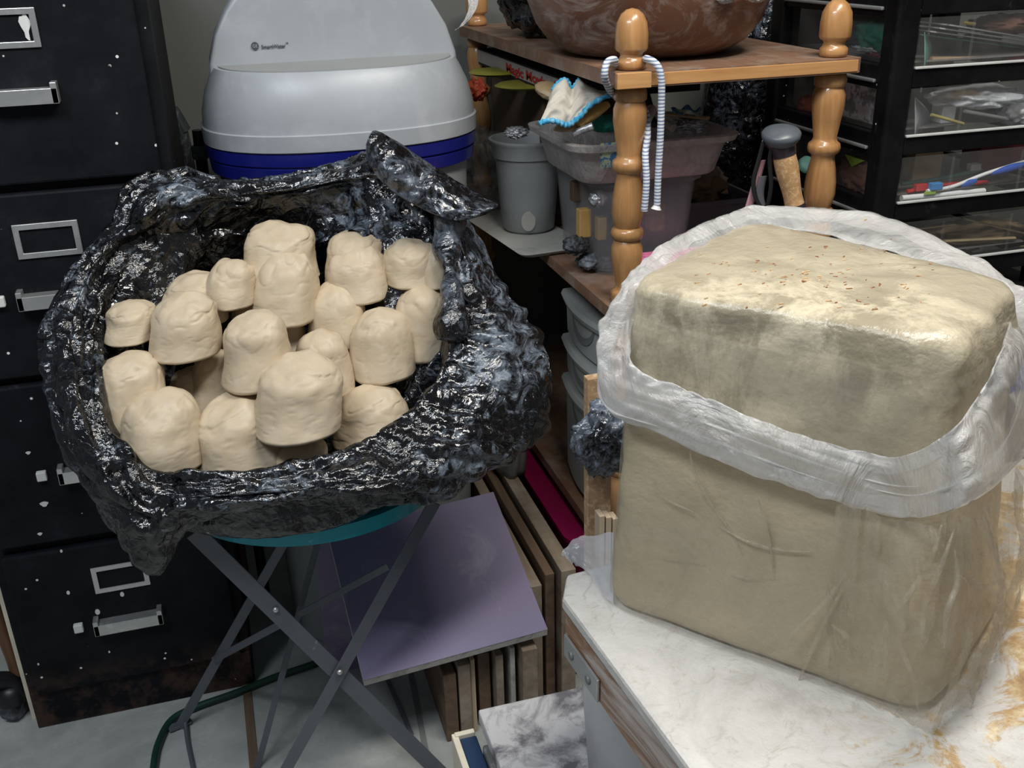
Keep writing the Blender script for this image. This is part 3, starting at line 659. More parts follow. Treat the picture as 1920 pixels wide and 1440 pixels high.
PL = [  # x0, x1, y0, y1, z1, mat, label
 (.262, .285, 1.40, 1.68, .150, 'brown', 'dark brown plank on edge, first from the left under the purple drywall'),
 (.289, .311, 1.40, 1.68, .165, 'tan', 'wide weathered plank end below the purple drywall, second from the left'),
 (.313, .322, 1.41, 1.68, .165, 'pine', 'thin pale plywood sheet end under the purple drywall, beside the weathered plank'),
 (.330, .352, 1.42, 1.68, .165, 'brown', 'dark stained board end under the purple drywall, right of the pale sheet'),
 (.358, .372, 1.40, 1.68, .17, 'tan', 'grey-brown board end under the right half of the purple drywall'),
 (.385, .394, 1.40, 1.69, .18, 'plaster', 'pale plaster board end under the right corner of the purple drywall'),
 (.402, .430, 1.38, 1.70, .185, 'tan', 'weathered plank on edge just right of the purple drywall corner'),
 (.440, .462, 1.45, 2.25, .265, 'tan', 'long grey plank running back beside the purple drywall, lower one'),
 (.468, .486, 1.45, 2.25, .285, 'brown', 'dark plank running back between two grey ones, beside the purple drywall'),
 (.492, .520, 1.43, 2.25, .30, 'tan', 'long weathered plank running back, nearest to the magenta tub'),
]
for x0, x1, y0, y1, z1, m, lab in PL:
    o = bx('stored_plank', x0, x1, y0, y1, 0, z1, m, bevel=.0015); tag(o, lab, 'plank', None)
for (u, Yp, wd, h, m, lab) in ((470, 1.95, .02, .62, 'brown', 'brown wooden slat standing between the cabinet and the folding table legs'), (505, 1.99, .014, .66, 'tan', 'thin pale slat standing upright behind the crossed table legs')):
    p = at(u, 1100, y=Yp); p.x = min(p.x, .004)
    tag(bx('upright_slat', p.x-wd, p.x, Yp, Yp+.05, 0, h, m), lab, 'slat')

# ============================================================ spindle shelf
sh = emp('spindle_shelf', (.78, 1.9, 0), 'honey-coloured wooden shelf unit with turned spindle posts, right of the water softener', 'shelf')
FX0, FX1, FY0, FY1 = .577, .988, 1.417, 2.38
ZT, ZM, ZL = 1.150, .786, .335
def shelfboard(z, th, mt, me_, front):
    o = loft('shelf_board', [rrect((FX0+FX1)/2, (FY0+FY1)/2, (FX1-FX0)/2, (FY1-FY0)/2, .012, zz) for zz in (z-th, z-th+.003, z-.003, z)], mt, sh, autos=40)
    f = bx('front_edge', FX0+.012, FX1-.010, FY0-.0015, FY0+.01, z-th+.002, z-.002, front, None, .001)
    f.parent = o; return o
for (z, th) in ((ZT, .022), (ZM, .020), (ZL, .020)):
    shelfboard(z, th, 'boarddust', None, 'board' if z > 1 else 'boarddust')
def spindle_profile(z0, z1):
    H = z1-z0; P = [(.012, 0), (.0235, .004), (.0245, .03), (.0245, .052), (.021, .062), (.0185, .068), (.0175, .085), (.0185, .11), (.0225, .17), (.0255, .225), (.025, .27), (.0205, .30),
         (.0195, .305), (.0245, .315), (.0262, .335), (.0245, .355), (.0195, .365), (.0215, .375), (.0255, .43), (.0250, .49), (.0215, .56), (.0185, .605), (.0195, .62), (.0250, .632), (.0265, .652), (.0250, .672), (.0200, .684),
         (.0185, .70), (.0225, .78), (.0258, .85), (.0255, .90), (.0225, .925), (.0215, .932), (.0250, .94), (.0255, .965), (.0235, .99), (.012, 1.0)]
    return [(r, z0+t*H) for r, t in P]
for px_, py_, nm in ((.613, 1.452, 'spindle'), (.955, 1.452, 'spindle'), (.613, 2.345, 'spindle'), (.955, 2.345, 'spindle')):
    for za, zb in ((ZM, ZT-.022), (ZL, ZM-.02), (.0, ZL-.02)):
        lathe('spindle', spindle_profile(za+.0005, zb-.0005), (px_, py_, 0), 'spindle', sh, 40, autos=70)
    fin = [(.012, ZT), (.0205, ZT+.001), (.0220, ZT+.006), (.0215, ZT+.013), (.0185, ZT+.016), (.0165, ZT+.020), (.0175, ZT+.024), (.0225, ZT+.027), (.0245, ZT+.031), (.0245, ZT+.050), (.0225, ZT+.066), (.0165, ZT+.078), (.009, ZT+.084), (.0005, ZT+.086)]
    lathe('finial', fin, (px_, py_, 0), 'spindle', sh, 40, autos=70)
bx('corner_block', FX0-.002, FX0+.052, FY0-.006, FY0+.004, ZT-.022, ZT+.0005, 'board', sh, .001)
# basin on top
bc = at(1268, 60, y=1.66); BCX = .70
bs = emp('basin', (.745, 1.70, ZT+.001), 'large brown glazed basin streaked with dried slip, on top of the spindle shelf', 'basin')
lathe('bowl', [(.001, 0), (.10, 0), (.135, .004), (.165, .022), (.187, .05), (.202, .09), (.209, .13), (.213, .16), (.206, .16), (.199, .13), (.19, .09), (.172, .055), (.14, .025), (.001, .012)], (.728, 1.66, ZT+.001), 'basin', bs, 96, autos=70)
for (u, v, rr, m, lab) in ((1362, -2, .017, 'frost', 'rounded clear wrapper edge drooping over the rim of the brown basin'), (1420, -4, .02, 'clayish', 'pale clay-coated scrap lying on the basin rim near the right post')):
    p = at(u, v, y=1.455); tag(blob('scrap', p+Vector((0, .004, .005)), (rr, .008, .011), m, amp=.25, seed=u), lab, 'scrap')
# dark bag and strip of film on the top board
tag(blob('black_sack', (.665, 2.02, ZT+.075), (.075, .12, .075), 'bag', amp=.3, fs=2.5, seed=4, floor=ZT+.001), 'dark crumpled sack on top of the shelf, left of the brown basin', 'sack')
fs_ = [at(885, -12, y=1.98), at(888, 8, y=1.97), at(880, 30, y=1.96), at(866, 48, y=1.955), at(858, 54, y=1.95)]
cs = catmull(fs_, 24)
tag(grid('film_strip', lambda s, t: cs[int(round(t*23))]+Vector(((s-.5)*.022*(1-.5*t), noise.noise(Vector((s*4, t*6, 0)))*.006, (s-.5)*.006)), 8, 24, 'film_milky', solid=.0006), 'small torn strip of white film hanging in front of the shelf top, top centre', 'film strip')

# ---- cord looped round the front left post
cd_ = emp('braided_cord', (.613, 1.42, ZT), 'white and blue braided cord looped round the left front post, two ends hanging', 'cord')
cy_ = 1.424
tube('cord_loop', [at(1208, 395, y=1.408), at(1212, 340, y=1.408), at(1210, 290, y=1.42), at(1214, 250, y=1.45), at(1208, 205, y=1.495), at(1170, 190, y=1.50), at(1146, 172, y=1.46), at(1134, 145, y=1.408), at(1138, 118, y=1.412), at(1152, 112, y=1.425), Vector((.590, 1.455, ZT+.0085)), Vector((.610, 1.480, ZT+.0085)), Vector((.638, 1.465, ZT+.0085)), at(1212, 110, y=1.425), at(1232, 122, y=1.408), at(1240, 150, y=1.405), at(1240, 200, y=1.408), at(1238, 260, y=1.408), at(1234, 330, y=1.408), at(1232, 385, y=1.408)], .0052, 'cord', cd_, 12, 160)
tube('frayed_end', [at(1232, 383, y=1.408), at(1230, 392, y=1.408)], .006, 'white', cd_, 10, 6, rad=lambda t: .6+t*.8)

# ---- things on the middle board
Zm = ZM+.001
tag(loft('foam_tray', [rrect(.575, 1.90, .062, .16, .02, Zm, rot=.1), rrect(.575, 1.90, .072, .17, .02, Zm+.008, rot=.1), rrect(.575, 1.90, .068, .166, .02, Zm+.009, rot=.1)], 'trayw', autos=40), 'off-white flat tray jutting from the middle shelf, under the frosted bucket', 'tray')
bk = emp('frosted_bucket', (.598, 1.93, Zm+.01), 'tall frosted plastic bucket on the off-white tray, left end of the middle shelf', 'bucket')
lathe('bucket_wall', [(.001, 0), (.046, 0), (.052, .005), (.057, .06), (.063, .145), (.0675, .146), (.071, .172), (.075, .176), (.075, .18), (.069, .18), (.066, .17), (.05, .01), (.001, .006)], (.588, 1.90, Zm+.0105), 'frost', bk, 64, autos=50)
p = at(991, 415, y=1.845)
lathe('round_patch', [(0, 0), (.0145, 0), (.0145, .001), (0, .001)], p, 'trayw', bk, 32, tilt=Matrix.Translation((0, .001, 0)) @ Matrix.Rotation(R(88), 4, 'X') @ Matrix.Scale(1.35, 4, (0, 1, 0)))
tag(blob('foil_pack', at(968, 248, y=1.88)+Vector((0, 0, 0)), (.022, .02, .008), 'foil', amp=.35, seed=9, rot=(.2, -.1, .2)), 'small crinkled foil pack lying on the rim of the frosted bucket', 'foil')
tag(blob('clear_bag', (.55, 2.12, .88), (.06, .12, .085), 'clear_bag', amp=.4, fs=2.4, seed=12, ridg=True, floor=Zm), 'dim clear plastic bag slumped beside the frosted bucket, next to the water softener', 'plastic bag')
# lower clear bin
cbn = emp('clear_bin', (.69, 1.70, Zm), 'clear rectangular bin holding yellow blocks, directly behind the left front post', 'bin')
cx_, cy2 = .703, 1.69
loft('bin_wall', [rrect(cx_, cy2, .082, .105, .03, Zm), rrect(cx_, cy2, .084, .107, .03, Zm+.004), rrect(cx_, cy2, .096, .118, .032, Zm+.158), rrect(cx_, cy2, .104, .126, .034, Zm+.160), rrect(cx_, cy2, .105, .127, .034, Zm+.168), rrect(cx_, cy2, .095, .117, .03, Zm+.168), rrect(cx_, cy2, .081, .104, .028, Zm+.006)], 'clear_bin', cbn, autos=40)
for k, (u, v, w, h, m, lab, Y) in enumerate(((1098, 420, .022, .05, 'yellowwood', 'yellow wooden block inside the clear bin, left of two', 1.62), (1130, 430, .016, .04, 'yellowwood', 'yellow wooden block inside the clear bin beside the post', 1.61), (1090, 360, .03, .035, 'card', 'brown cardboard scrap in the upper part of the clear bin', 1.66), (1235, 410, .03, .05, 'orange', 'orange-brown item behind the clear bin wall, right of the post', 1.63), (1120, 372, .028, .028, 'foil', 'crumpled foil among the blocks in the clear bin', 1.60))):
    p = at(u, v, y=Y)
    if m == 'foil': o = blob('crumpled_foil', p, (w/2, w/2, h/2), m, amp=.3, seed=k)
    elif m == 'orange': o = bx('terracotta_piece', p.x-w/2, p.x+w/2, Y, Y+.03, p.z-h/2, p.z+h/2, 'clayorange' if 'clayorange' in MT else 'chip', bevel=.006)
    else: o = bx('wooden_block' if m == 'yellowwood' else 'cardboard_scrap', p.x-w/2, p.x+w/2, Y, Y+.02, p.z-h/2, p.z+h/2, m, bevel=.002)
    tag(o, lab, 'scrap' if k in (2, 4) else 'block')
for k, (u, v) in enumerate(((1105, 490), (1080, 460), (1135, 500))):
    tag(blob('slag_lump', at(u, v, y=1.62), (.022, .02, .016), 'rubbergrey', amp=.3, seed=k+20, floor=Zm+.008), ('dark grey lump on the bottom of the clear bin, nearest the front', 'dark grey lump at the left wall inside the clear bin', 'dark grey lump beside the post in the clear bin')[k], 'lump')
# upper stained tub
ut = emp('tool_tub', (.73, 1.66, Zm+.169), 'shallow stained tub of clay tools stacked on the clear bin behind the left front post', 'tub')
ux0, ux1, uy0, uy1 = .600, .885, 1.535, 1.80
ucx, ucy, uhx, uhy = .703, 1.665, .138, .125; uz = Zm+.1695
loft('tub_wall', [rrect(ucx, ucy, uhx-.018, uhy-.018, .035, uz), rrect(ucx, ucy, uhx-.014, uhy-.014, .036, uz+.004), rrect(ucx, ucy, uhx, uhy, .04, uz+.056), rrect(ucx, ucy, uhx+.013, uhy+.013, .045, uz+.058), rrect(ucx, ucy, uhx+.016, uhy+.016, .045, uz+.068), rrect(ucx, ucy, uhx+.004, uhy+.004, .04, uz+.069), rrect(ucx, ucy, uhx-.001, uhy-.001, .038, uz+.058), rrect(ucx, ucy, uhx-.018, uhy-.018, .034, uz+.006)], 'tub', ut, autos=40)
p = at(1142, 292, y=ucy-uhy-.012)
bx('sticker', p.x-.013, p.x+.014, p.y+.004, p.y+.005, p.z-.02, p.z+.02, 'bluewh', ut, 0)
ZU = uz+.07
def rod(name, a, b, r, m, lab, cat, rad=None, flat=1, par=None):
    return tag(tube(name, [a, a.lerp(b, .33), a.lerp(b, .66), b], r, m, par, 16, 24, rad=rad, flat=flat), lab, cat)
# crochet cloth with azure border
tl = [(1030, 180), (1040, 160), (1060, 147), (1072, 165), (1085, 147), (1100, 158), (1120, 168), (1145, 172)]
bl = [(1010, 232), (1025, 226), (1045, 228), (1060, 234), (1072, 230), (1090, 215), (1108, 195), (1145, 176)]
TL = catmull([at(u, v, y=1.60) for u, v in tl], 50); BL = catmull([at(u, v, y=1.545) for u, v in bl], 50)
cc = emp('crocheted_cloth', tuple(at(1070, 230, y=1.56)), 'cream crocheted cloth with bright blue edging bunched in the tool tub', 'cloth')
def clo(s, t):
    i = int(round(s*49)); p = TL[i].lerp(BL[i], t); return p+Vector((0, -1, .4))*(.010*math.sin(math.pi*t)+.006*noise.noise(Vector((s*7, t*7, 2))))
grid('knitted_body', clo, 50, 26, 'crochet', cc, solid=.004)
tube('blue_edging', [b+Vector((0, -.002, 0)) for b in BL[::4]], .0042, 'azure', cc, 10, 60, rad=lambda t: 1+.25*math.sin(t*90))
tube('blue_edging', [b+Vector((0, -.002, 0)) for b in TL[::4][1:8]], .0028, 'azure', cc, 10, 40, rad=lambda t: 1+.25*math.sin(t*70))
rod('wooden_rib', at(1082, 232, y=1.56), at(1140, 195, y=1.57), .0095, 'yellowwood', 'curved yellow wooden tool with a slit, beside the blue-edged cloth', 'tool', rad=lambda t: .55+.6*math.sin(math.pi*min(1, t*.8+.15)), flat=.9)
tag(blob('wooden_paddle', at(1035, 172, y=1.66), (.030, .03, .012), 'tanwood', amp=.06, rot=(.3, .25, 0), seed=2), 'rounded tan wooden paddle end sticking out behind the crocheted cloth', 'tool')
tag(blob('sponge', at(1135, 232, y=1.60), (.028, .02, .014), 'green', amp=.12, seed=3), 'green sponge in the tool tub left of the post', 'sponge')
tb = at(1075, 250, y=1.56); te2 = at(1112, 236, y=1.545)
rod('foil_tube', tb, te2, .006, 'foil', 'thin foil-covered tube pointing forward over the tub rim', 'tube')
tag(blob('river_stone', at(1062, 240, y=1.57), (.022, .016, .006), 'tanwood', amp=.1, seed=8), 'flat brown stone under the blue-edged cloth', 'stone')
rod('slip_brush', at(1222, 205, y=1.62), at(1206, 236, y=1.58), .009, 'clayish', 'clay-coated pale stick right of the left post in the tub', 'tool')
rod('black_grip_tool', at(1212, 175, y=1.66), at(1228, 235, y=1.60), .006, 'black', 'black handled tool leaning in the tub right of the post', 'tool')
rod('pale_pipe', at(1225, 215, y=1.62), at(1262, 240, y=1.57), .0065, 'clayish', 'open-ended pale pipe lying across the right part of the tub', 'tool')
rod('flat_stick', at(1250, 214, y=1.66), at(1328, 222, y=1.60), .0075, 'stick', 'flat pale stick resting on the right rim of the tub', 'stick', flat=.45)
tag(grid('torn_wrapper', lambda s, t: at(1258+s*55, 202+t*9+3*math.sin(s*9), y=1.62)+Vector((0, -.01*t, .003*math.sin(s*14))), 16, 6, 'bluewh', solid=.0006), 'torn blue and white wrapper on top of the flat pale stick', 'wrapper')
tag(blob('wire_scrubber', at(1290, 236, y=1.63), (.03, .03, .012), 'foil', amp=.4, fs=6, seed=5), 'dark tangled wire scrubber at the right end of the tub', 'scrubber')
# mauve bin to the right
pbn = emp('mauve_bin', (.92, 1.80, Zm), 'grey-mauve translucent bin holding brown paper, right half of the middle shelf', 'bin')
mx, my = .885, 1.83; mhx, mhy = .082, .16
loft('bin_wall', [rrect(mx, my, mhx-.006, mhy-.01, .015, Zm), rrect(mx, my, mhx, mhy, .018, Zm+.082), rrect(mx, my, mhx+.004, mhy+.004, .02, Zm+.083), rrect(mx, my, mhx+.004, mhy+.004, .02, Zm+.090), rrect(mx, my, mhx-.003, mhy-.003, .016, Zm+.090), rrect(mx, my, mhx-.009, mhy-.013, .014, Zm+.004)], 'purple_bin', pbn, autos=40)
tag(blob('paper_bag', (.90, 1.84, Zm+.088), (.068, .12, .045), 'rattan', amp=.25, fs=2.2, seed=6, ridg=True), 'crumpled brown paper bag rising out of the mauve bin', 'paper bag')
# pink box
pk = emp('pink_case', (.73, 1.47, Zm), 'hot pink case with a dimpled lid on the middle shelf, behind the clay block', 'case')
px0 = at(1198, 512, z=Zm); bx('case_body', .664, .80, 1.482, 1.555, Zm, Zm+.032, 'pink', pk, .006, 3)
bx('dimpled_lid', .662, .802, 1.480, 1.557, Zm+.0325, Zm+.045, 'pinktex', pk, .004, 3)
# can
cn = emp('tin_can', (.915, 1.56, Zm), 'pale tin can with a rose label behind the cork grip', 'can')
lathe('can_body', [(.001, 0), (.036, 0), (.038, .002), (.038, .092), (.036, .094), (.001, .094)], (.895, 1.535, Zm), 'can', cn, 48)
lathe('rose_label', [(.0384, .008), (.0386, .008), (.0386, .05), (.0384, .05)], (.895, 1.535, Zm), 'canpink', cn, 48, cap0=False, cap1=False)
lathe('rim', [(.039, .088), (.041, .089), (.041, .094), (.037, .096), (.034, .094)], (.895, 1.535, Zm), 'black', cn, 48, cap0=False, cap1=False)
lathe('round_lid', [(0, 0), (.014, 0), (.016, .003), (.015, .010), (.012, .012), (0, .012)], at(1510, 312, y=1.55), 'palegreen', cn, 32, tilt=Matrix.Rotation(R(50), 4, 'X'))
# trekking pole in front of the shelf
tpl = emp('trekking_pole', (.86, 1.37, 0), 'trekking pole with a cork grip and black knob in front of the right post', 'trekking pole')
g0 = at(1470, 290, y=1.385); g1 = at(1490, 385, y=1.375); g2 = g1+(g1-g0)*.25; gf = Vector((g1.x+.06, 1.20, .012)); gf = Vector((.93, 1.30, .01))
tube('shaft', [g2, gf], .007, 'captop', tpl, 12)
tube('cork_grip', [g0, g0.lerp(g1, .35), g0.lerp(g1, .7), g1], .0175, 'cork', tpl, 24, 30, rad=lambda t: .93+.10*math.sin(t*5.5+.4))
tube('lower_collar', [g1-(g1-g0)*.02, g2], .0165, 'handlecap', tpl, 20, 6)
ax = (g0-g1).normalized(); g3 = g0+ax*.022
tube('neck', [g0-ax*.001, g0+ax*.012, g3], .0185, 'handlecap', tpl, 24, 10, rad=lambda t: 1+.35*t*t)
lathe('knob', [(0, -.004), (.024, -.004), (.029, .004), (.030, .010), (.027, .014), (.015, .019), (0, .020)], g3+ax*.002, 'captop', tpl, 32, tilt=Matrix.Rotation(R(-8), 4, 'Y') @ Matrix.Rotation(R(12), 4, 'X'))
def band(pts, w, m, nm):
    C_ = catmull(pts, 40); grid(nm, lambda s, t: C_[int(round(t*39))]+Vector(((s-.5)*w, 0, 0)), 4, 40, m, tpl, solid=.002)
band([at(1432, 262, y=1.39), at(1422, 300, y=1.39), at(1412, 340, y=1.39), at(1418, 375, y=1.39), at(1436, 392, y=1.39), at(1446, 350, y=1.385), at(1444, 300, y=1.385), at(1450, 268, y=1.385)], .007, 'black', 'wrist_strap')
band([at(1428, 300, y=1.396), at(1416, 345, y=1.396), at(1400, 400, y=1.396)], .013, 'strappink', 'strap_lining')
band([at(1430, 330, y=1.394), at(1424, 370, y=1.394), at(1440, 420, y=1.394)], .014, 'strapgrey', 'strap_pad')
# games box, discs, cardboard at the back left
gb = emp('game_box', (.72, 2.02, 1.07), 'flat game box with red lettering on a pale strip, under the shelf top', 'box')
q0 = at(893, 112, y=2.26); q1 = at(1040, 158, y=1.85)
dirv = (q1-q0); dirv.z = 0; dirv.normalize()
zb_ = .5*(q0.z+q1.z)
zb_ = 1.0705
qa = at(893, 106, z=zb_+.02); 
A_ = Vector((.603, 2.31, zb_)); B_ = Vector((.603, 1.72, zb_))
hexa('carton', [A_, B_, B_+Vector((.26, 0, 0)), A_+Vector((.26, 0, 0))], [p+Vector((0, 0, .034)) for p in (A_, B_, B_+Vector((.26, 0, 0)), A_+Vector((.26, 0, 0)))], 'dark', gb, .002)
dv = (B_-A_).normalized(); nv = Vector((-1, 0, 0))
hexa('pale_strip', [A_+Vector((-.0012, 0, .006)), B_+Vector((-.0012, 0, .006)), B_+Vector((0, 0, .006)), A_+Vector((0, 0, .006))], [A_+Vector((-.0012, 0, .0315)), B_+Vector((-.0012, 0, .0315)), B_+Vector((0, 0, .0315)), A_+Vector((0, 0, .0315))], 'boxstrip', gb, 0)
lettering('red_lettering', 'Magic Moving S', A_+dv*.23+Vector((-.0022, 0, .010)), dv, (0, 0, 1), .017, 'redink', gb, .33, .02)
# stack that carries the box
tag(bx('cardboard_box', .63, .79, 1.93, 2.30, Zm, 1.0695, 'card', bevel=.003), 'brown cardboard box in the shadow beneath the game box', 'box')
for k, (u, v, Y) in enumerate(((905, 140, 2.10), (955, 165, 1.95))):
    p = at(u, v, y=Y)
    tag(lathe('yellow_disc', [(0, 0), (.05, 0), (.058, .004), (.05, .008), (0, .006)], (p.x+.03, p.y, p.z), 'yellow', None, 40), ('yellow plastic disc jutting out beside the game box, farther one', 'yellow plastic disc jutting out beneath the red lettering, nearer one')[k], 'disc')
p = at(893, 168, y=2.02); tag(blob('orange_toy', p, (.02, .03, .02), 'orange', amp=.3, seed=31), 'small orange plastic piece in the dark beside the water softener lid', 'toy')

# ============================================================ grey drawer unit on the low board (fronts face left)
du = emp('plastic_drawer_unit', (.72, 1.60, ZL), 'grey plastic three-drawer unit on the lowest shelf, facing left', 'drawer unit')
bx('casing', .625, .93, 1.455+.03, 1.735, ZL+.001, .725, 'greyplastic', du, .008, 3)
for z0, z1 in ((.635, .722), (.552, .631), (ZL+.008, .548)):
    zt = z1
    def prof(y):
        s = math.sin(math.pi*(y-1.485)/.25)
        x = .612-.016*s
        return [(x, y, z0+.002), (x-.002, y, zt-.022), (x-.010, y, zt-.019), (x-.013, y, zt-.010), (x-.009, y, zt-.002), (.63, y, zt-.001), (.63, y, z0+.002)]
    rings = [prof(1.487+.246*k/24) for k in range(25)]
    d = loft('drawer', rings, 'greyplastic', du, autos=40)
    # flat darker sheet below the lip, painting the shade of a scooped handle
    yc = 1.61; zc = zt-.022; hh = min(.052, (zt-z0)*.55)
    rec = [[(.5955-.0012+(.004*(abs(math.cos(a))**3)), yc+.062*math.cos(a)*q, zc-hh*math.sin(a)*q) for a in [math.pi*k/20 for k in range(21)]] for q in (1, .93)]
    rr_ = rec[0]+rec[1]
    rc = mk('recess_shade', [tuple(v) for v in rec[1]], [tuple(range(21))], 'greydark', smooth=False, solid=.0008); rc.parent = d
tag(loft('magenta_tub', [rrect(.60, 1.72, .045, .20, .03, .20), rrect(.60, 1.72, .050, .205, .035, .205), rrect(.60, 1.72, .058, .215, .045, .285), rrect(.60, 1.72, .064, .221, .05, .287), rrect(.60, 1.72, .064, .221, .05, .296), rrect(.60, 1.72, .056, .213, .045, .296)], 'magenta', autos=50), 'magenta plastic tub tucked beneath the lowest shelf board', 'tub')
tag(bx('crate', .545, .66, 1.50, 1.95, 0, .199, 'brown', bevel=.003), 'dark wooden crate on the floor carrying the magenta tub', 'crate')
# grey sack/box between bag and drawer unit
sk = at(1000, 600, y=1.9)
tag(blob('grey_sack', (.513, 1.93, .40), (.046, .17, .30), 'greydark', amp=.1, fs=2., seed=15, floor=.302), 'dull grey plastic sack slumped between the black bag and the drawer unit', 'sack')
# chipboard offcut, pine sticks and crumpled black film behind the clay block
tag(prism('chipboard_offcut', [at(1102, 712, y=1.16), at(1150, 704, y=1.16), at(1150, 704, y=1.16)-Vector((0, 0, .70)), at(1102, 712, y=1.16)-Vector((-.005, 0, .70))], (0, .016, 0), 'chip'), 'upright chipboard offcut behind the left side of the clay block', 'board')
pc = at(1133, 900, y=1.12)
for k, dx in enumerate((-.004, .006, .016)):
    tag(bx('pine_stick', pc.x+dx, pc.x+dx+.008, 1.125, 1.145, 0, .60-.004*k, 'pine', bevel=.001), ('thin pale stick below the crumpled black film, leftmost of three', 'thin pale stick below the crumpled black film, middle of three', 'thin pale stick below the crumpled black film, nearest the clay block')[k], 'stick')
tag(blob('crumpled_black_film', at(1138, 820, y=1.135), (.047, .032, .054), 'bag_dusty', amp=.28, fs=2.6, seed=41, ridg=True, n=44), 'crumpled wad of black film sticking out behind the left side of the clay block', 'plastic bag')

# ============================================================ work table with the clay block
wt = emp('work_table', (.7, .4, 0), 'low work table with a plaster-crusted top and a peeling wooden edge, bottom right', 'table')
tz = .75
poly = [(.266, .770), (.283, .806), (1.25, .892), (1.32, .10), (.33, .012)]
prism('tabletop', [(x, y, tz-.016) for x, y in poly], (0, 0, .016), 'tabletop', wt, .004)
pol2 = [(.270, .772), (.287, .801), (1.24, .885), (1.31, .11), (.334, .02)]
prism('apron', [(x, y, tz-.072) for x, y in pol2], (0, 0, .0555), 'apron', wt, .003)
for (x, y) in ((.62, .78), (1.2, .82), (1.24, .16), (.40, .08)):
    bx('leg', x-.03, x+.03, y-.03, y+.03, 0, tz-.072, 'brown', wt, .003)
# corner bracket on the apron's left face
pa = Vector((.2745, .745, tz-.060)); dd = (Vector((.334, .02, 0))-Vector((.270, .772, 0))).normalized()
nrm = Vector((-dd.y, dd.x, 0)); nrm = nrm if nrm.x < 0 else -nrm
q = [Vector((.2704, .768, 0)), Vector((.2704, .768, 0))+dd*.075]
hexa('metal_bracket', [Vector((q[0].x, q[0].y, tz-.068))+nrm*.001, Vector((q[1].x, q[1].y, tz-.068))+nrm*.001, Vector((q[1].x, q[1].y, tz-.068))+nrm*.004, Vector((q[0].x, q[0].y, tz-.068))+nrm*.004],
     [Vector((q[0].x, q[0].y, tz-.042))+nrm*.001, Vector((q[1].x, q[1].y, tz-.042))+nrm*.001, Vector((q[1].x, q[1].y, tz-.042))+nrm*.004, Vector((q[0].x, q[0].y, tz-.042))+nrm*.004], 'chrome', wt, .001)
for s in (.018, .056):
    p = q[0]+dd*s; lathe('screw', [(0, 0), (.005, 0), (.004, .002), (0, .0025)], Vector((p.x, p.y, tz-.055))+nrm*.004, 'greydark', wt, 16, tilt=Matrix.Rotation(R(-90), 4, 'Y'))

def quadring(L, F_, R_, B_, r, z, n=14, infl=0.0):
    """rounded quadrilateral ring"""
    P = [Vector((p[0], p[1], z)) for p in (L, F_, R_, B_)]; c = sum(P, Vector())/4; out = []
    P = [p+(p-c).normalized()*infl for p in P]
    for i in range(4):
        p = P[i]; a = (P[i-1]-p).normalized(); b = (P[(i+1) % 4]-p).normalized()
        p1 = p+a*r; p2 = p+b*r
        for k in range(n):
            t = k/(n-1); out.append((1-t)**2*p1+2*t*(1-t)*p+t*t*p2)
        nx = P[(i+1) % 4]; s = p2; e_ = nx+(p-nx).normalized()*r
        for k in range(1, 16): out.append(s.lerp(e_, k/16))
    return out
b0 = ((.296, .752), (.492, .512), (.668, .642), (.468, .868)); b1 = ((.322, .768), (.487, .556), (.632, .652), (.522, .918))
def bq(t): return [tuple(Vector(a_).lerp(Vector(b_), t)) for a_, b_ in zip(b0, b1)]
ZB0, ZB1 = tz+.002, 1.064
def blockring(z, infl=0, r=.034):
    t = (z-ZB0)/(ZB1-ZB0); return quadring(*bq(max(0, min(1, t))), r, z, infl=infl)
rings = []
zs = [(ZB0, -.014), (ZB0+.003, -.005), (ZB0+.010, 0)]+[(ZB0+.010+(ZB1-.03-ZB0)*k/40, 0) for k in range(1, 41)]
zs = [z for z in zs if z[0] < ZB1-.016]+[(ZB1-.010, -.0), (ZB1-.005, -.002), (ZB1-.001, -.006), (ZB1+.001, -.013)]
for z, inf in zs:
    rg = blockring(z, inf)
    rings.append([p+(p-Vector((.49, .70, p.z))).normalized()*(.006*noise.noise(p*9)+.003*noise.noise(p*30)+(.008*abs(noise.noise(p*34)) if z > ZB1-.05 else 0)) for p in rg])
ctr = Vector((.494, .722, ZB1))
for q_ in (.85, .7, .55, .4, .25, .12, .03):
    rings.append([Vector((ctr.x+(p.x-ctr.x)*q_, ctr.y+(p.y-ctr.y)*q_, ZB1+.003*noise.noise(Vector((ctr.x+(p.x-ctr.x)*q_, ctr.y+(p.y-ctr.y)*q_, 0))*14)+.0035*noise.noise(Vector((ctr.x+(p.x-ctr.x)*q_, ctr.y+(p.y-ctr.y)*q_, 3))*45)+.003)) for p in rings[len(zs)-1]])
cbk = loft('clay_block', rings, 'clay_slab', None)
tag(cbk, 'big cream block of fresh clay standing on the work table inside a clear bag', 'clay block')

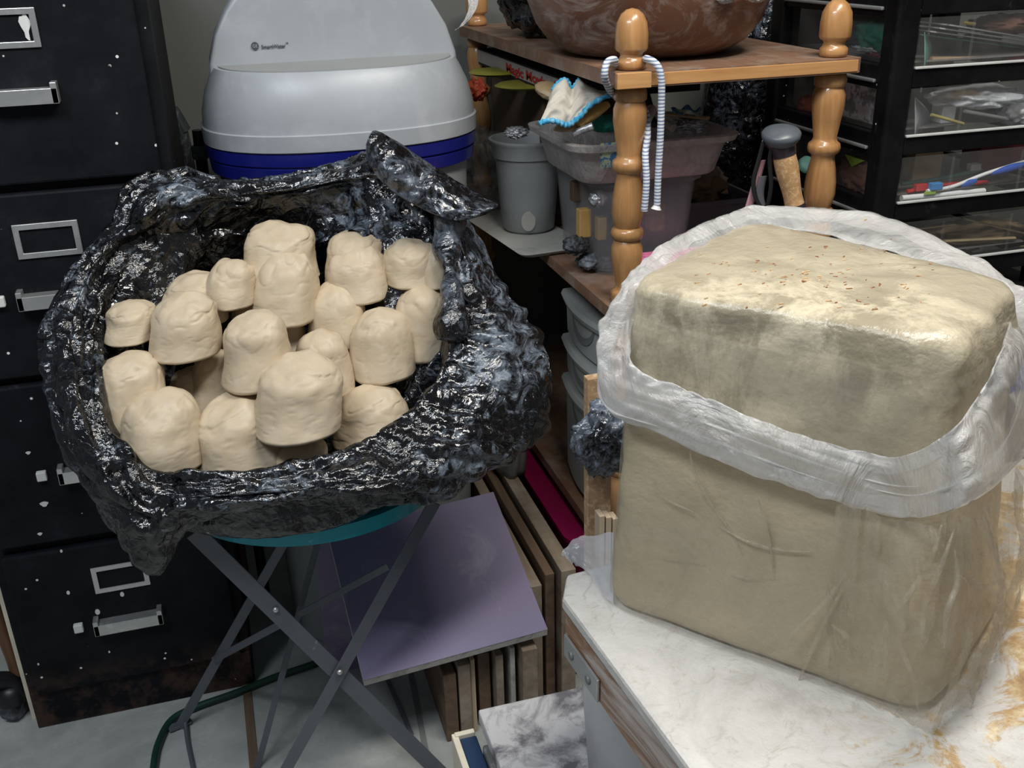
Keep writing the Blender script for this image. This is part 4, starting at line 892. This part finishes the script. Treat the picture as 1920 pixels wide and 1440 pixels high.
cv, cf = [], []
for k in range(120):
    a_ = rnd.gauss(0, 1); b_ = rnd.gauss(0, 1); q = at(1535+a_*80, 510+b_*38, z=ZB1+.004)
    if k > 70: q = at(rnd.uniform(1300, 1780), rnd.uniform(480, 590), z=ZB1+.003)
    r1 = rnd.uniform(.00035, .0009); r2 = r1*rnd.uniform(1.5, 4.5); an = rnd.uniform(-.6, .9); n0 = len(cv)
    for (x, y, z) in ((-1, -1, -3), (1, -1, -3), (1, 1, -3), (-1, 1, -3), (-.7, -.6, .8), (.8, -.5, .5), (.6, .7, .9), (-.8, .6, .5)):
        X = x*r2; Y = y*r1; cv.append((q.x+X*math.cos(an)-Y*math.sin(an), q.y+X*math.sin(an)+Y*math.cos(an), ZB1+.0034+.003*noise.noise(Vector((q.x, q.y, 0))*14)+.0035*noise.noise(Vector((q.x*45, q.y*45, 135)))+z*r1*.5))
    cf += [tuple(n0+i for i in f_) for f_ in ((0, 3, 2, 1), (4, 5, 6, 7), (0, 1, 5, 4), (1, 2, 6, 5), (2, 3, 7, 6), (3, 0, 4, 7))]
tag(mk('clay_crumbs', cv, cf, 'crumb', smooth=False), 'reddish brown crumbs and flecks scattered over the top of the clay block', 'crumbs', None, 'stuff')
# clear bag: tight skin below, rolled milky cuff, loose pleats at right
cbg = emp('clear_film_bag', (.49, .69, tz+.001), 'milky clear plastic bag with rolled-down cuff wrapped around the big clay block', 'plastic bag')
def skin(s, t):
    z = ZB0+.001+t*.225; rg = SKN[int(t*60)]
    i = int(s*len(rg)) % len(rg); return rg[i]
def fold_inf(p, t):
    # looser towards the right front corner and right face
    dx = max(0, (p.x-.47)/.19); w = min(1, dx)**1.2
    pl = .5+.5*math.sin((p.x*55+p.y*40)+1.5*math.sin(t*5)+noise.noise(p*10)*2)
    return .0025+w*(.006+.020*pl*(1-.2*t))
SKN = []
for k in range(61):
    t = k/60; rg = blockring(ZB0+.0005+t*.235, .0, .045); out = []
    for p in rg:
        d = Vector((p.x-.49, p.y-.69, 0)).normalized(); out.append(p+d*(fold_inf(p, t)+.0022*noise.noise(p*18)+.002))
    SKN.append(out)
loft('tight_skin', SKN, 'film_thin', cbg, cap0=False, cap1=False)
# cuff: ring path described by its upper and lower edges around the block
def face(u, v, off):
    Lm, Fm, Rm = Vector((.309, .760, 0)), Vector((.490, .532, 0)), Vector((.665, .652, 0))
    A_, B_ = (Lm, Fm) if u < 1765 else (Fm, Rm)
    n_ = Vector(((B_-A_).y, -(B_-A_).x, 0)).normalized(); n_ = n_ if n_.y < 0 else -n_
    d = fw + rt*((u-960)/F) - up*((v-720)/F); t = ((A_+n_*off)-EYE).dot(n_)/d.dot(n_); return EYE+d*t
UPX = [((1222, 535), .775), ((1192, 610), .765), ((1195, 690), 0), ((1290, 735), 0), ((1400, 782), 0), ((1530, 830), 0), ((1670, 860), 0), ((1775, 812), 0), ((1830, 740), 0), ((1872, 655), 0), ((1880, 600), .665), ((1830, 545), .715), ((1700, 490), .80), ((1560, 452), .87), ((1440, 440), .905), ((1330, 475), .86), ((1258, 512), .81)]
LOX = [((1172, 560), .790), ((1138, 650), .765), ((1142, 770), 0), ((1240, 818), 0), ((1380, 882), 0), ((1530, 935), 0), ((1690, 972), 0), ((1800, 950), 0), ((1885, 890), 0), ((1925, 820), 0), ((1948, 700), .66), ((1910, 560), .70), ((1800, 478), .80), ((1650, 415), .89), ((1440, 392), .95), ((1330, 425), .90), ((1228, 490), .83)]
NU = 360
upc = catmull([face(*p, .008) if y == 0 else at(*p, y=y) for p, y in UPX], NU, True)
loc = catmull([face(*p, .014+(.012 if p[0] > 1765 else 0)) if y == 0 else at(*p, y=y) for p, y in LOX], NU, True)
cring = []
for i in range(NU):
    a_, b_ = upc[i], loc[i]; c_ = (a_+b_)/2; d = Vector((c_.x-.49, c_.y-.69, .12)); d.normalize()
    mid1 = a_.lerp(b_, .28)+d*.007; mid2 = a_.lerp(b_, .72)+d*.009
    s = i/NU
    inn = b_.lerp(a_, .35)-d*.004
    top_in = a_.lerp(b_, .25)-d*.005
    pr_ = catmull([top_in, a_, mid1, mid2, b_, inn], 30)
    out = []
    for j, p in enumerate(pr_):
        w = .004*abs(noise.noise(Vector((s*20, j*.13, 0))))+.004*abs(noise.noise(Vector((s*50+j*.05, j*.25, 7))))
        lng = .0035*abs(noise.noise(Vector((s*9, j*.45, 2))))*2
        out.append(p+d*(w+lng)+Vector((0, 0, w*.6)))
    cring.append(out)
v = [cring[i][j] for j in range(30) for i in range(NU)]
f = [(j*NU+i, j*NU+(i+1) % NU, (j+1)*NU+(i+1) % NU, (j+1)*NU+i) for j in range(29) for i in range(NU)]
fix(mk('rolled_cuff', v, f, 'film_milky'), cbg)
# film standing between block top and cuff (skirt up from block shoulder)
sk1 = []
for k in range(16):
    t = k/15; out = []
    rg = blockring(.985+.052*t, .004+.004*math.sin(t*3), .045)
    for p in rg:
        d = Vector((p.x-.49, p.y-.69, 0)).normalized(); out.append(p+d*(.004*noise.noise(p*24)+.003*abs(noise.noise(p*50)))+Vector((0, 0, .006*noise.noise(Vector((p.x*22, p.y*22, t))))))
    sk1.append(out)
loft('shoulder_film', sk1, 'film_thin', cbg, cap0=False, cap1=False)
# loose pleated corner at right front reaching the table
PT = [face(1570, 925, .010), face(1650, 950, .012), face(1735, 955, .016), at(1810, 945, y=.545), at(1892, 870, y=.60)]
PB = [face(1530, 1268, .004), at(1640, 1310, z=tz+.003), at(1745, 1348, z=tz+.003), at(1838, 1225, z=tz+.003), at(1884, 1085, z=tz+.035)]
ptc = catmull(PT, 160); pbc = catmull(PB, 160)
def tri(x): return abs((x % 1)*2-1)
def pleat(s, t):
    s2 = s+.10*(1-t)*math.sin(s*9)+.03*noise.noise(Vector((s*5, t*3, 2)))
    i = int(round(s*159)); p = ptc[i].lerp(pbc[i], t); d = Vector((p.x-.49, p.y-.69, 0)).normalized()
    e_ = min(1, s*5)
    k = math.sin(math.pi*min(1, .08+t*.92))*.014*e_
    return p+d*(k+e_*(.017*tri(s2*5.3+t*.7)*(1-.5*t)+.008*tri(s2*13+t*2.1)+.004*abs(noise.noise(Vector((s*22, t*9, 4))))))
grid('loose_pleats', pleat, 160, 60, 'film_pleat', cbg)
for pts in (((1765, 985), (1745, 1050), (1700, 1120), (1668, 1158)), ((1668, 1158), (1690, 1215), (1712, 1275), (1722, 1335)), ((1662, 1165), (1662, 1215), (1655, 1270)), ((1790, 990), (1765, 1060), (1735, 1130), (1728, 1190), (1712, 1235)),
            ((1640, 1000), (1590, 1070), (1550, 1125), (1490, 1185), (1470, 1215)), ((1600, 1075), (1555, 1150), (1520, 1225), (1497, 1278)), ((1560, 1172), (1588, 1195), (1592, 1225)), ((1850, 960), (1862, 1010), (1878, 1085)), ((1790, 1030), (1795, 1090), (1775, 1150), (1770, 1215)), ((1800, 1080), (1840, 1100), (1872, 1088))):
    tube('film_crease_glint', [face(u, v, .021+.004*math.sin(u*.07+v*.03)) for u, v in pts],   .0018, 'film_pleat', cbg, 8, 40, rad=lambda t: .25+math.sin(math.pi*t))  # pale tubes put in as the highlights along the pleat ridges
for fr_, a0_, a1_ in ((.36, 30, 140), (.62, 50, 120), (.5, 120, 200), (.75, 15, 70)):
    tube('film_crease_glint', [upc[i].lerp(loc[i], fr_+.10*math.sin(i*.05))+(upc[i]-Vector((.49, .69, upc[i].z))).normalized()*.0085 for i in range(a0_, a1_, 8)], .0014, 'film_milky', cbg, 8, 60, rad=lambda t: .2+math.sin(math.pi*t)*(.7+.3*math.sin(t*30)))  # thin milky tubes draw the cuff's shine streaks and fold lines
for pts, r_ in ((((1228, 1048), (1262, 1050), (1300, 1052), (1345, 1068), (1400, 1085), (1450, 1086), (1500, 1098)), .0017), (((1292, 830), (1300, 880), (1330, 940), (1372, 1000), (1392, 1040)), .0012), (((1345, 985), (1400, 1015), (1460, 1032), (1520, 1035)), .0013), (((1420, 930), (1440, 1000), (1452, 1080), (1458, 1150)), .0011), (((1215, 885), (1240, 930), (1300, 960)), .0011)):
    tube('film_crease_glint', [face(u, v, .0075+.002*math.sin(u*.05)) for u, v in pts], r_, 'film_pleat', cbg, 8, 40, rad=lambda t: .25+math.sin(math.pi*t))
fl = [at(1140, 1003, y=.79), at(1085, 1012, y=.80), at(1052, 1040, z=tz+.012), at(1075, 1056, z=tz+.003), at(1100, 1072, z=tz+.003), at(1142, 1128, z=tz+.003)]
grid('trailing_flap', lambda s, t: (catF[int(round(s*19))]).lerp(catG[int(round(s*19))], t)+Vector((0, 0, .003*noise.noise(Vector((s*6, t*6, 0)))+.003)), 20, 14, 'film_flap', cbg) if False else None
catF = catmull([at(1052, 1040, z=tz+.010), at(1085, 1010, z=tz+.022), at(1150, 1003, z=tz+.03)], 20)
catG = catmull([at(1078, 1060, z=tz+.004), at(1108, 1085, z=tz+.004), at(1150, 1145, z=tz+.004)], 20)
grid('trailing_flap', lambda s, t: catF[int(round(s*19))].lerp(catG[int(round(s*19))], t)+Vector((0, 0, .004*noise.noise(Vector((s*6, t*6, 0)))+.003*abs(math.sin(s*5)))), 20, 14, 'film_flap', cbg)
# blue print at the right edge of the bag
pi = [at(u, v, y=.60) for u, v in ((1903, 728), (1930, 735), (1932, 680), (1918, 677))]
ob = EYE-pi[0]; ob.normalize()
prism('printed_mark', [p+ob*.022 for p in pi], ob*.0006, 'tealink', cbg, 0)
p = at(1894, 738, y=.60)+ob*.024
lettering('printed_letter', 'A', p, rt, up, .006, 'tealink', cbg, .005, .01)

# ============================================================ things below the table, bottom centre
gbx = emp('spattered_box', (.32, .82, 0), 'grey box spattered with white slip, on the floor left of the work table', 'box')
bx('lid', .236, .46, .70, 1.028, .378, .400, 'greybox', gbx, .003)
bx('carcass', .2445, .452, .708, 1.020, 0, .3775, 'boxside', gbx, .002)
bx('side_panel', .234, .2435, .720, 1.005, .02, .360, 'boxside', gbx, .003)
bl_ = emp('blue_book', (.20, .95, .0), 'upright dark blue folder with cream page tops, left of the spattered grey box', 'folder')
k0 = at(853, 1378, z=.36); k1 = at(895, 1370, z=.36)
bx('cover', k0.x+.005, .2325, k0.y-.16, k0.y-.0035, .0, .355, 'bluecover', bl_, .002)
bx('pages', k0.x, .231, k0.y-.003, k0.y+.005, .0005, .36, 'cream', bl_, .001)
bx('cover_front', k0.x-.004, k0.x+.0045, k0.y-.16, k0.y+.005, .0, .358, 'cream', bl_, .001)
tbk = emp('white_tub', (.405, .84, .4015), 'translucent white tub standing on the spattered grey box beneath the table edge', 'tub')
lathe('tub_wall', [(.001, 0), (.072, 0), (.078, .006), (.090, .19), (.098, .193), (.100, .210), (.095, .213), (.087, .20), (.07, .01), (.001, .006)], (.405, .838, .4015), 'whitetub', tbk, 64)

# ============================================================ black drawer tower at right
tw = emp('drawer_tower', (1.24, 1.6, 0), 'black tower of clear-fronted drawers at the right edge, behind the clay block', 'drawer tower')
X0, X1, Y0, Y1 = 1.040, 1.44, 1.415, 1.80
for (x, y) in ((X0, Y0), (X1-.045, Y0), (X0, Y1-.04), (X1-.045, Y1-.04)):
    loft('corner_post', [rrect(x+.0215, y+.02, .0215, .02, .008, z) for z in (0, 1.40)], 'towerblack', tw, autos=40)
levels = [.800, .911, 1.021, 1.128, 1.238]
for zb in levels:
    for nm, b_ in (('rail', (X0+.043, X1-.045, Y0+.004, Y0+.03, zb-.030, zb-.002)), ('rail', (X0+.006, X0+.022, Y0+.04, Y1-.04, zb-.034, zb+.004)), ('rail', (X1-.022, X1-.006, Y0+.04, Y1-.04, zb-.034, zb+.004)), ('rail', (X0+.04, X1-.04, Y1-.02, Y1-.008, zb-.032, zb+.004))):
        bx(nm, *b_, 'towerblack', tw, .002)
    bx('silver_runner', X0-.0005, X0+.0055, Y0+.045, Y1-.045, zb-.024, zb-.018, 'silver', tw, .002)
    ins = zb+.0025; dx0, dx1, dy0, dy1 = X0+.024, X1-.024, Y0+.008, Y1-.03
    fx0, fx1 = X0+.0435, X1-.0455
    d = bx('drawer', dx0+.022, dx1-.024, dy0+.03, dy1, zb+.004, zb+.006, 'officebin', tw, 0)
    def dsub(o): o.parent = d; return o
    dsub(bx('clear_front', fx0, fx1, Y0+.003, Y0+.0055, zb, zb+.076, 'drawer_clear', None, 0))
    dsub(bx('front_lip', fx0, fx1, Y0+.0, Y0+.006, zb-.001, zb+.003, 'liptrans', None, .001))
    dsub(bx('clear_side', dx0, dx0+.002, dy0+.04, dy1, zb+.004, zb+.078, 'drawer_clear', None, 0))
    dsub(bx('clear_back', dx0+.02, dx1-.02, dy1, dy1+.002, zb+.006, zb+.078, 'drawer_clear', None, 0))
    for fx in (.33, .78):
        xx = fx0+(fx1-fx0)*fx; dsub(bx('front_rib', xx, xx+.0022, Y0+.006, Y0+.010, zb+.003, zb+.070, 'drawer_clear', None, 0))
bx('back_panel', X0+.045, X1-.05, Y1-.006, Y1-.002, .2, 1.34, 'towerback', tw, 0)
bx('top_panel', X0, X1, Y0, Y1, 1.345, 1.36, 'towerblack', tw, .003)
bx('base_panel', X0+.01, X1-.01, Y0+.01, Y1-.01, .02, .735, 'towerblack', tw, .003)
def frn(u, v, d=.03): return at(u, v, y=Y0+d)
TZs = levels
def rod2(name, a, b, r, m, lab, cat='tool', flat=1, rad=None): return rod(name, a, b, r, m, lab, cat, rad, flat)
# drawer 4 (top of the four in view): paint brush, sheets, brown wad
z3 = levels[3]
rod2('paint_brush', frn(1745, 112, .05), frn(1845, 108, .05), .0052, 'brush', 'wooden-handled paintbrush lying in the uppermost visible drawer', 'brush', rad=lambda t: 1-.6*t)
rod2('brush_ferrule', frn(1846, 108, .05), frn(1878, 108, .05), .0022, 'silver', 'thin metal rod beside the paintbrush handle in the uppermost visible drawer', 'rod')
tag(blob('pink_tassel', frn(1905, 108, .05), (.018, .008, .004), 'red', amp=.3, seed=3), 'pinkish red tuft at the tip of the brush, uppermost visible drawer', 'tuft')
for k in range(4):
    a_ = frn(1780-18*k, 48+6*k, .06+.01*k); b_ = frn(1930, 72+7*k, .06+.01*k)
    tag(prism('paper_sheet', [a_, b_, b_+Vector((0, .08, 0)), a_+Vector((0, .08, 0))], (0, 0, .0022), 'white' if k < 3 else 'palegreen', bevel=0), ('white card sheet slanting across the top drawer, topmost', 'white card sheet slanting across the top drawer, second from top', 'white card sheet slanting across the top drawer, third from top', 'greenish sheet under the slanting white cards')[k], 'sheet')
tag(blob('brown_leather', frn(1890, 45, .12), (.06, .06, .016), 'browncloth', amp=.25, seed=7), 'russet leather scraps at the back of the uppermost visible drawer', 'leather')
rod2('yellow_tube', frn(1806, 43, .06), frn(1828, 45, .06), .0026, 'brass', 'short yellow tube above the slanting cards', 'tube')
tag(grid('curled_sheet', lambda s, t: frn(1734+14*math.sin(math.pi*t)*s, 60+65*t, .02+.04*s), 8, 16, 'palegreen', solid=.0008), 'curled pale green sheet at the left corner of the uppermost visible drawer', 'sheet')
tag(bx('wood_offcut', *(lambda p: (p.x-.02, p.x+.03, p.y, p.y+.04, z3+.0065, z3+.030))(frn(1850, 90, .12)), 'tanwood', bevel=.002), 'tan wood offcut behind the brush in the uppermost visible drawer', 'offcut')
# drawer 3
z2 = levels[2]
tag(blob('zip_pouch', frn(1830, 180, .06), (.085, .06, .018), 'film_flap', amp=.3, seed=11, fs=2.2), 'clear zip pouch draped over the second visible drawer contents', 'pouch')
tag(blob('tan_pad', frn(1790, 178, .10), (.045, .04, .014), 'tanwood', amp=.15, seed=12), 'tan felt pad under the clear pouch in the second visible drawer', 'pad')
rod2('brass_rod', frn(1746, 215, .03), frn(1806, 232, .03), .0028, 'brass', 'thin brass rod crossing the middle of the second visible drawer', 'rod')
rod2('clear_rod', frn(1808, 208, .035), frn(1884, 222, .035), .003, 'liptrans', 'pale plastic rod right of the brass rod in the second visible drawer', 'rod')
tag(blob('white_glove', frn(1905, 210, .05), (.03, .03, .022), 'white', amp=.25, seed=13), 'bunched white glove at the right end of the second visible drawer', 'glove')
tag(grid('curved_card', lambda s, t: frn(1716+28*math.sin(math.pi*t)*s, 182+74*t, .02+.05*s), 8, 16, 'film_flap', solid=.0008), 'curved translucent card at the left corner of the second visible drawer', 'card')
tag(bx('grey_box', *(lambda p: (p.x-.015, p.x+.012, p.y, p.y+.03, z2+.0065, z2+.035))(frn(1778, 235, .05)), 'white', bevel=.002), 'small pale box behind the brass rod', 'box')
# drawer 2: toothbrushes
z1_ = levels[1]
def toothbrush(pts, r, body, lab, head, headm, grip=None):
    e_ = emp('toothbrush', tuple(pts[0]), lab, 'toothbrush')
    tube('handle', pts, r, body, e_, 12, 30)
    if grip:
        for (g_a, g_b, gm) in grip: tube('grip', [g_a, (g_a+g_b)/2, g_b], r*1.75, gm, e_, 14, 10, rad=lambda t: .7+.5*math.sin(math.pi*t))
    h = Vector(head); bx('bristles', h.x-.011, h.x+.011, h.y-.006, h.y+.006, h.z-.005, h.z+.007, headm, e_, .0015)
toothbrush([frn(1738, 358, .02), frn(1785, 350, .02), frn(1850, 325, .022), frn(1930, 300, .024)], .0032, 'white', 'blue and white toothbrush slanting up to the right in the third visible drawer', frn(1754, 350, .018), 'ltblue', [(frn(1802, 347, .021), frn(1830, 338, .021), 'blue'), (frn(1858, 325, .022), frn(1935, 303, .024), 'blue')])
toothbrush([frn(1700, 360, .04), frn(1760, 348, .04), frn(1850, 342, .04)], .0042, 'red', 'red toothbrush lying behind the blue one', frn(1725, 352, .035), 'red')
toothbrush([frn(1690, 345, .06), frn(1760, 335, .06), frn(1840, 318, .06)], .0035, 'palegreen', 'pale green toothbrush farther back with grey bristles up', frn(1826, 314, .06), 'liptrans')
rod2('white_tube', frn(1690, 372, .022), frn(1845, 358, .022), .0052, 'white', 'long white plastic tube with lime marks at the front of the toothbrush drawer', 'tube')
p = frn(1742, 372, .014); tag(bx('lime_tag', p.x-.010, p.x+.012, p.y, p.y+.002, z1_+.007, z1_+.012, 'lime', bevel=0), 'lime green mark below the white tube', 'tag')
tag(bx('tan_block', *(lambda p: (p.x-.028, p.x+.03, p.y, p.y+.03, z1_+.0065, z1_+.060))(frn(1738, 322, .10)), 'tanwood', bevel=.002), 'tan wooden block at the left back of the toothbrush drawer', 'block')
tag(bx('maroon_carton', *(lambda p: (p.x-.028, p.x+.09, p.y, p.y+.05, z1_+.0065, z1_+.074))(frn(1860, 300, .12)), 'maroon', bevel=.002), 'dark red carton at the back right of the toothbrush drawer', 'carton')
# drawer 1: sticks
z0_ = levels[0]
for k, (a_, b_, r_, lab) in enumerate((((1700, 432), (1790, 420), .003, 'pale craft stick at the upper left of the lowest visible drawer'), ((1770, 452), (1902, 446), .0045, 'broad craft stick across the middle of the lowest visible drawer'), ((1808, 410), (1930, 440), .003, 'thin skewer slanting down to the right in the lowest visible drawer'), ((1810, 478), (1930, 460), .003, 'bamboo skewer along the front of the lowest visible drawer'), ((1800, 474), (1835, 466), .003, 'short stick stub at the front of the lowest visible drawer'))):
    rod2('craft_stick', frn(*a_, .03+.008*k), frn(*b_, .03+.008*k), r_, 'stick', lab, 'stick', .6)
tag(blob('wood_shavings', frn(1830, 435, .09), (.10, .05, .02), 'tanwood', amp=.3, seed=17, fs=3), 'heap of tan sticks in a pouch filling the lowest visible drawer', 'sticks')
# side views through the left panels
sx = X0+.035
def sid(u, v): return at(u, v, x=sx)
tag(blob('green_wrap', sid(1645, 70), (.01, .06, .026), 'dkgreen', amp=.3, seed=21), 'dark green wrapping seen through the tower side, topmost level', 'wrapping')
tag(blob('silver_zigzag', sid(1628, 92)-Vector((.005, 0, 0)), (.004, .035, .004), 'foil', amp=.5, seed=22), 'crinkled silver strip below the dark green wrapping', 'strip')
tag(blob('red_wrap', sid(1640, 100), (.006, .022, .007), 'maroon', amp=.3, seed=23), 'dark red packet beneath the green wrapping at the tower side', 'packet')
c_ = sid(1622, 205); tag(bx('knitted_fabric', sx, sx+.02, c_.y-.085, c_.y+.075, levels[2]+.0065, levels[2]+.074, 'lace', bevel=.006), 'grey knitted fabric pressed against the side of the second visible level', 'fabric')
tag(blob('flower_print', sid(1527, 205), (.006, .05, .022), 'orange', amp=.4, seed=24), 'yellow and red item at the back of the tower side, left of the right post', 'packet')
tag(blob('russet_cloth', sid(1610, 330), (.010, .06, .03), 'browncloth', amp=.3, seed=25), 'russet brown cloth behind the tower side at the third visible level', 'cloth')
tg = [sid(1595, 288), sid(1632, 300), sid(1608, 312)]
tag(prism('white_green_tag', [p-Vector((.012, 0, 0)) for p in tg], (.002, 0, 0), 'lime', bevel=0), 'small white and green pointed tag at the tower side, above the russet cloth', 'tag')
# black shape added to darken the gap behind the shelf
tag(blob('dark_backdrop', (1.37, 2.22, .75), (.26, .13, .74), 'bag', amp=.12, fs=3.2, seed=33, ridg=True, floor=.001), 'tall black crumpled shape added as darkness behind the shelf, left of the drawer tower', 'sack')
for pre, g in (('clay_lump', 'clay lumps heaped in the open black bag'), ('stored_plank', 'planks stored on edge under the shelf'), ('pine_stick', 'thin pale sticks behind the clay block'),
               ('toothbrush', 'toothbrushes in the third visible drawer'), ('craft_stick', 'sticks in the lowest visible drawer'), ('paper_sheet', 'sheets slanting across the top drawer'),
               ('yellow_disc', 'yellow discs beside the game box'), ('slag_lump', 'dark lumps in the clear bin'), ('upright_slat', 'slats standing behind the folding table'), ('wooden_block', 'wooden blocks in the clear bin')):
    for o in bpy.data.objects:
        if o.parent is None and o.name.split('.')[0] == pre: o['group'] = g
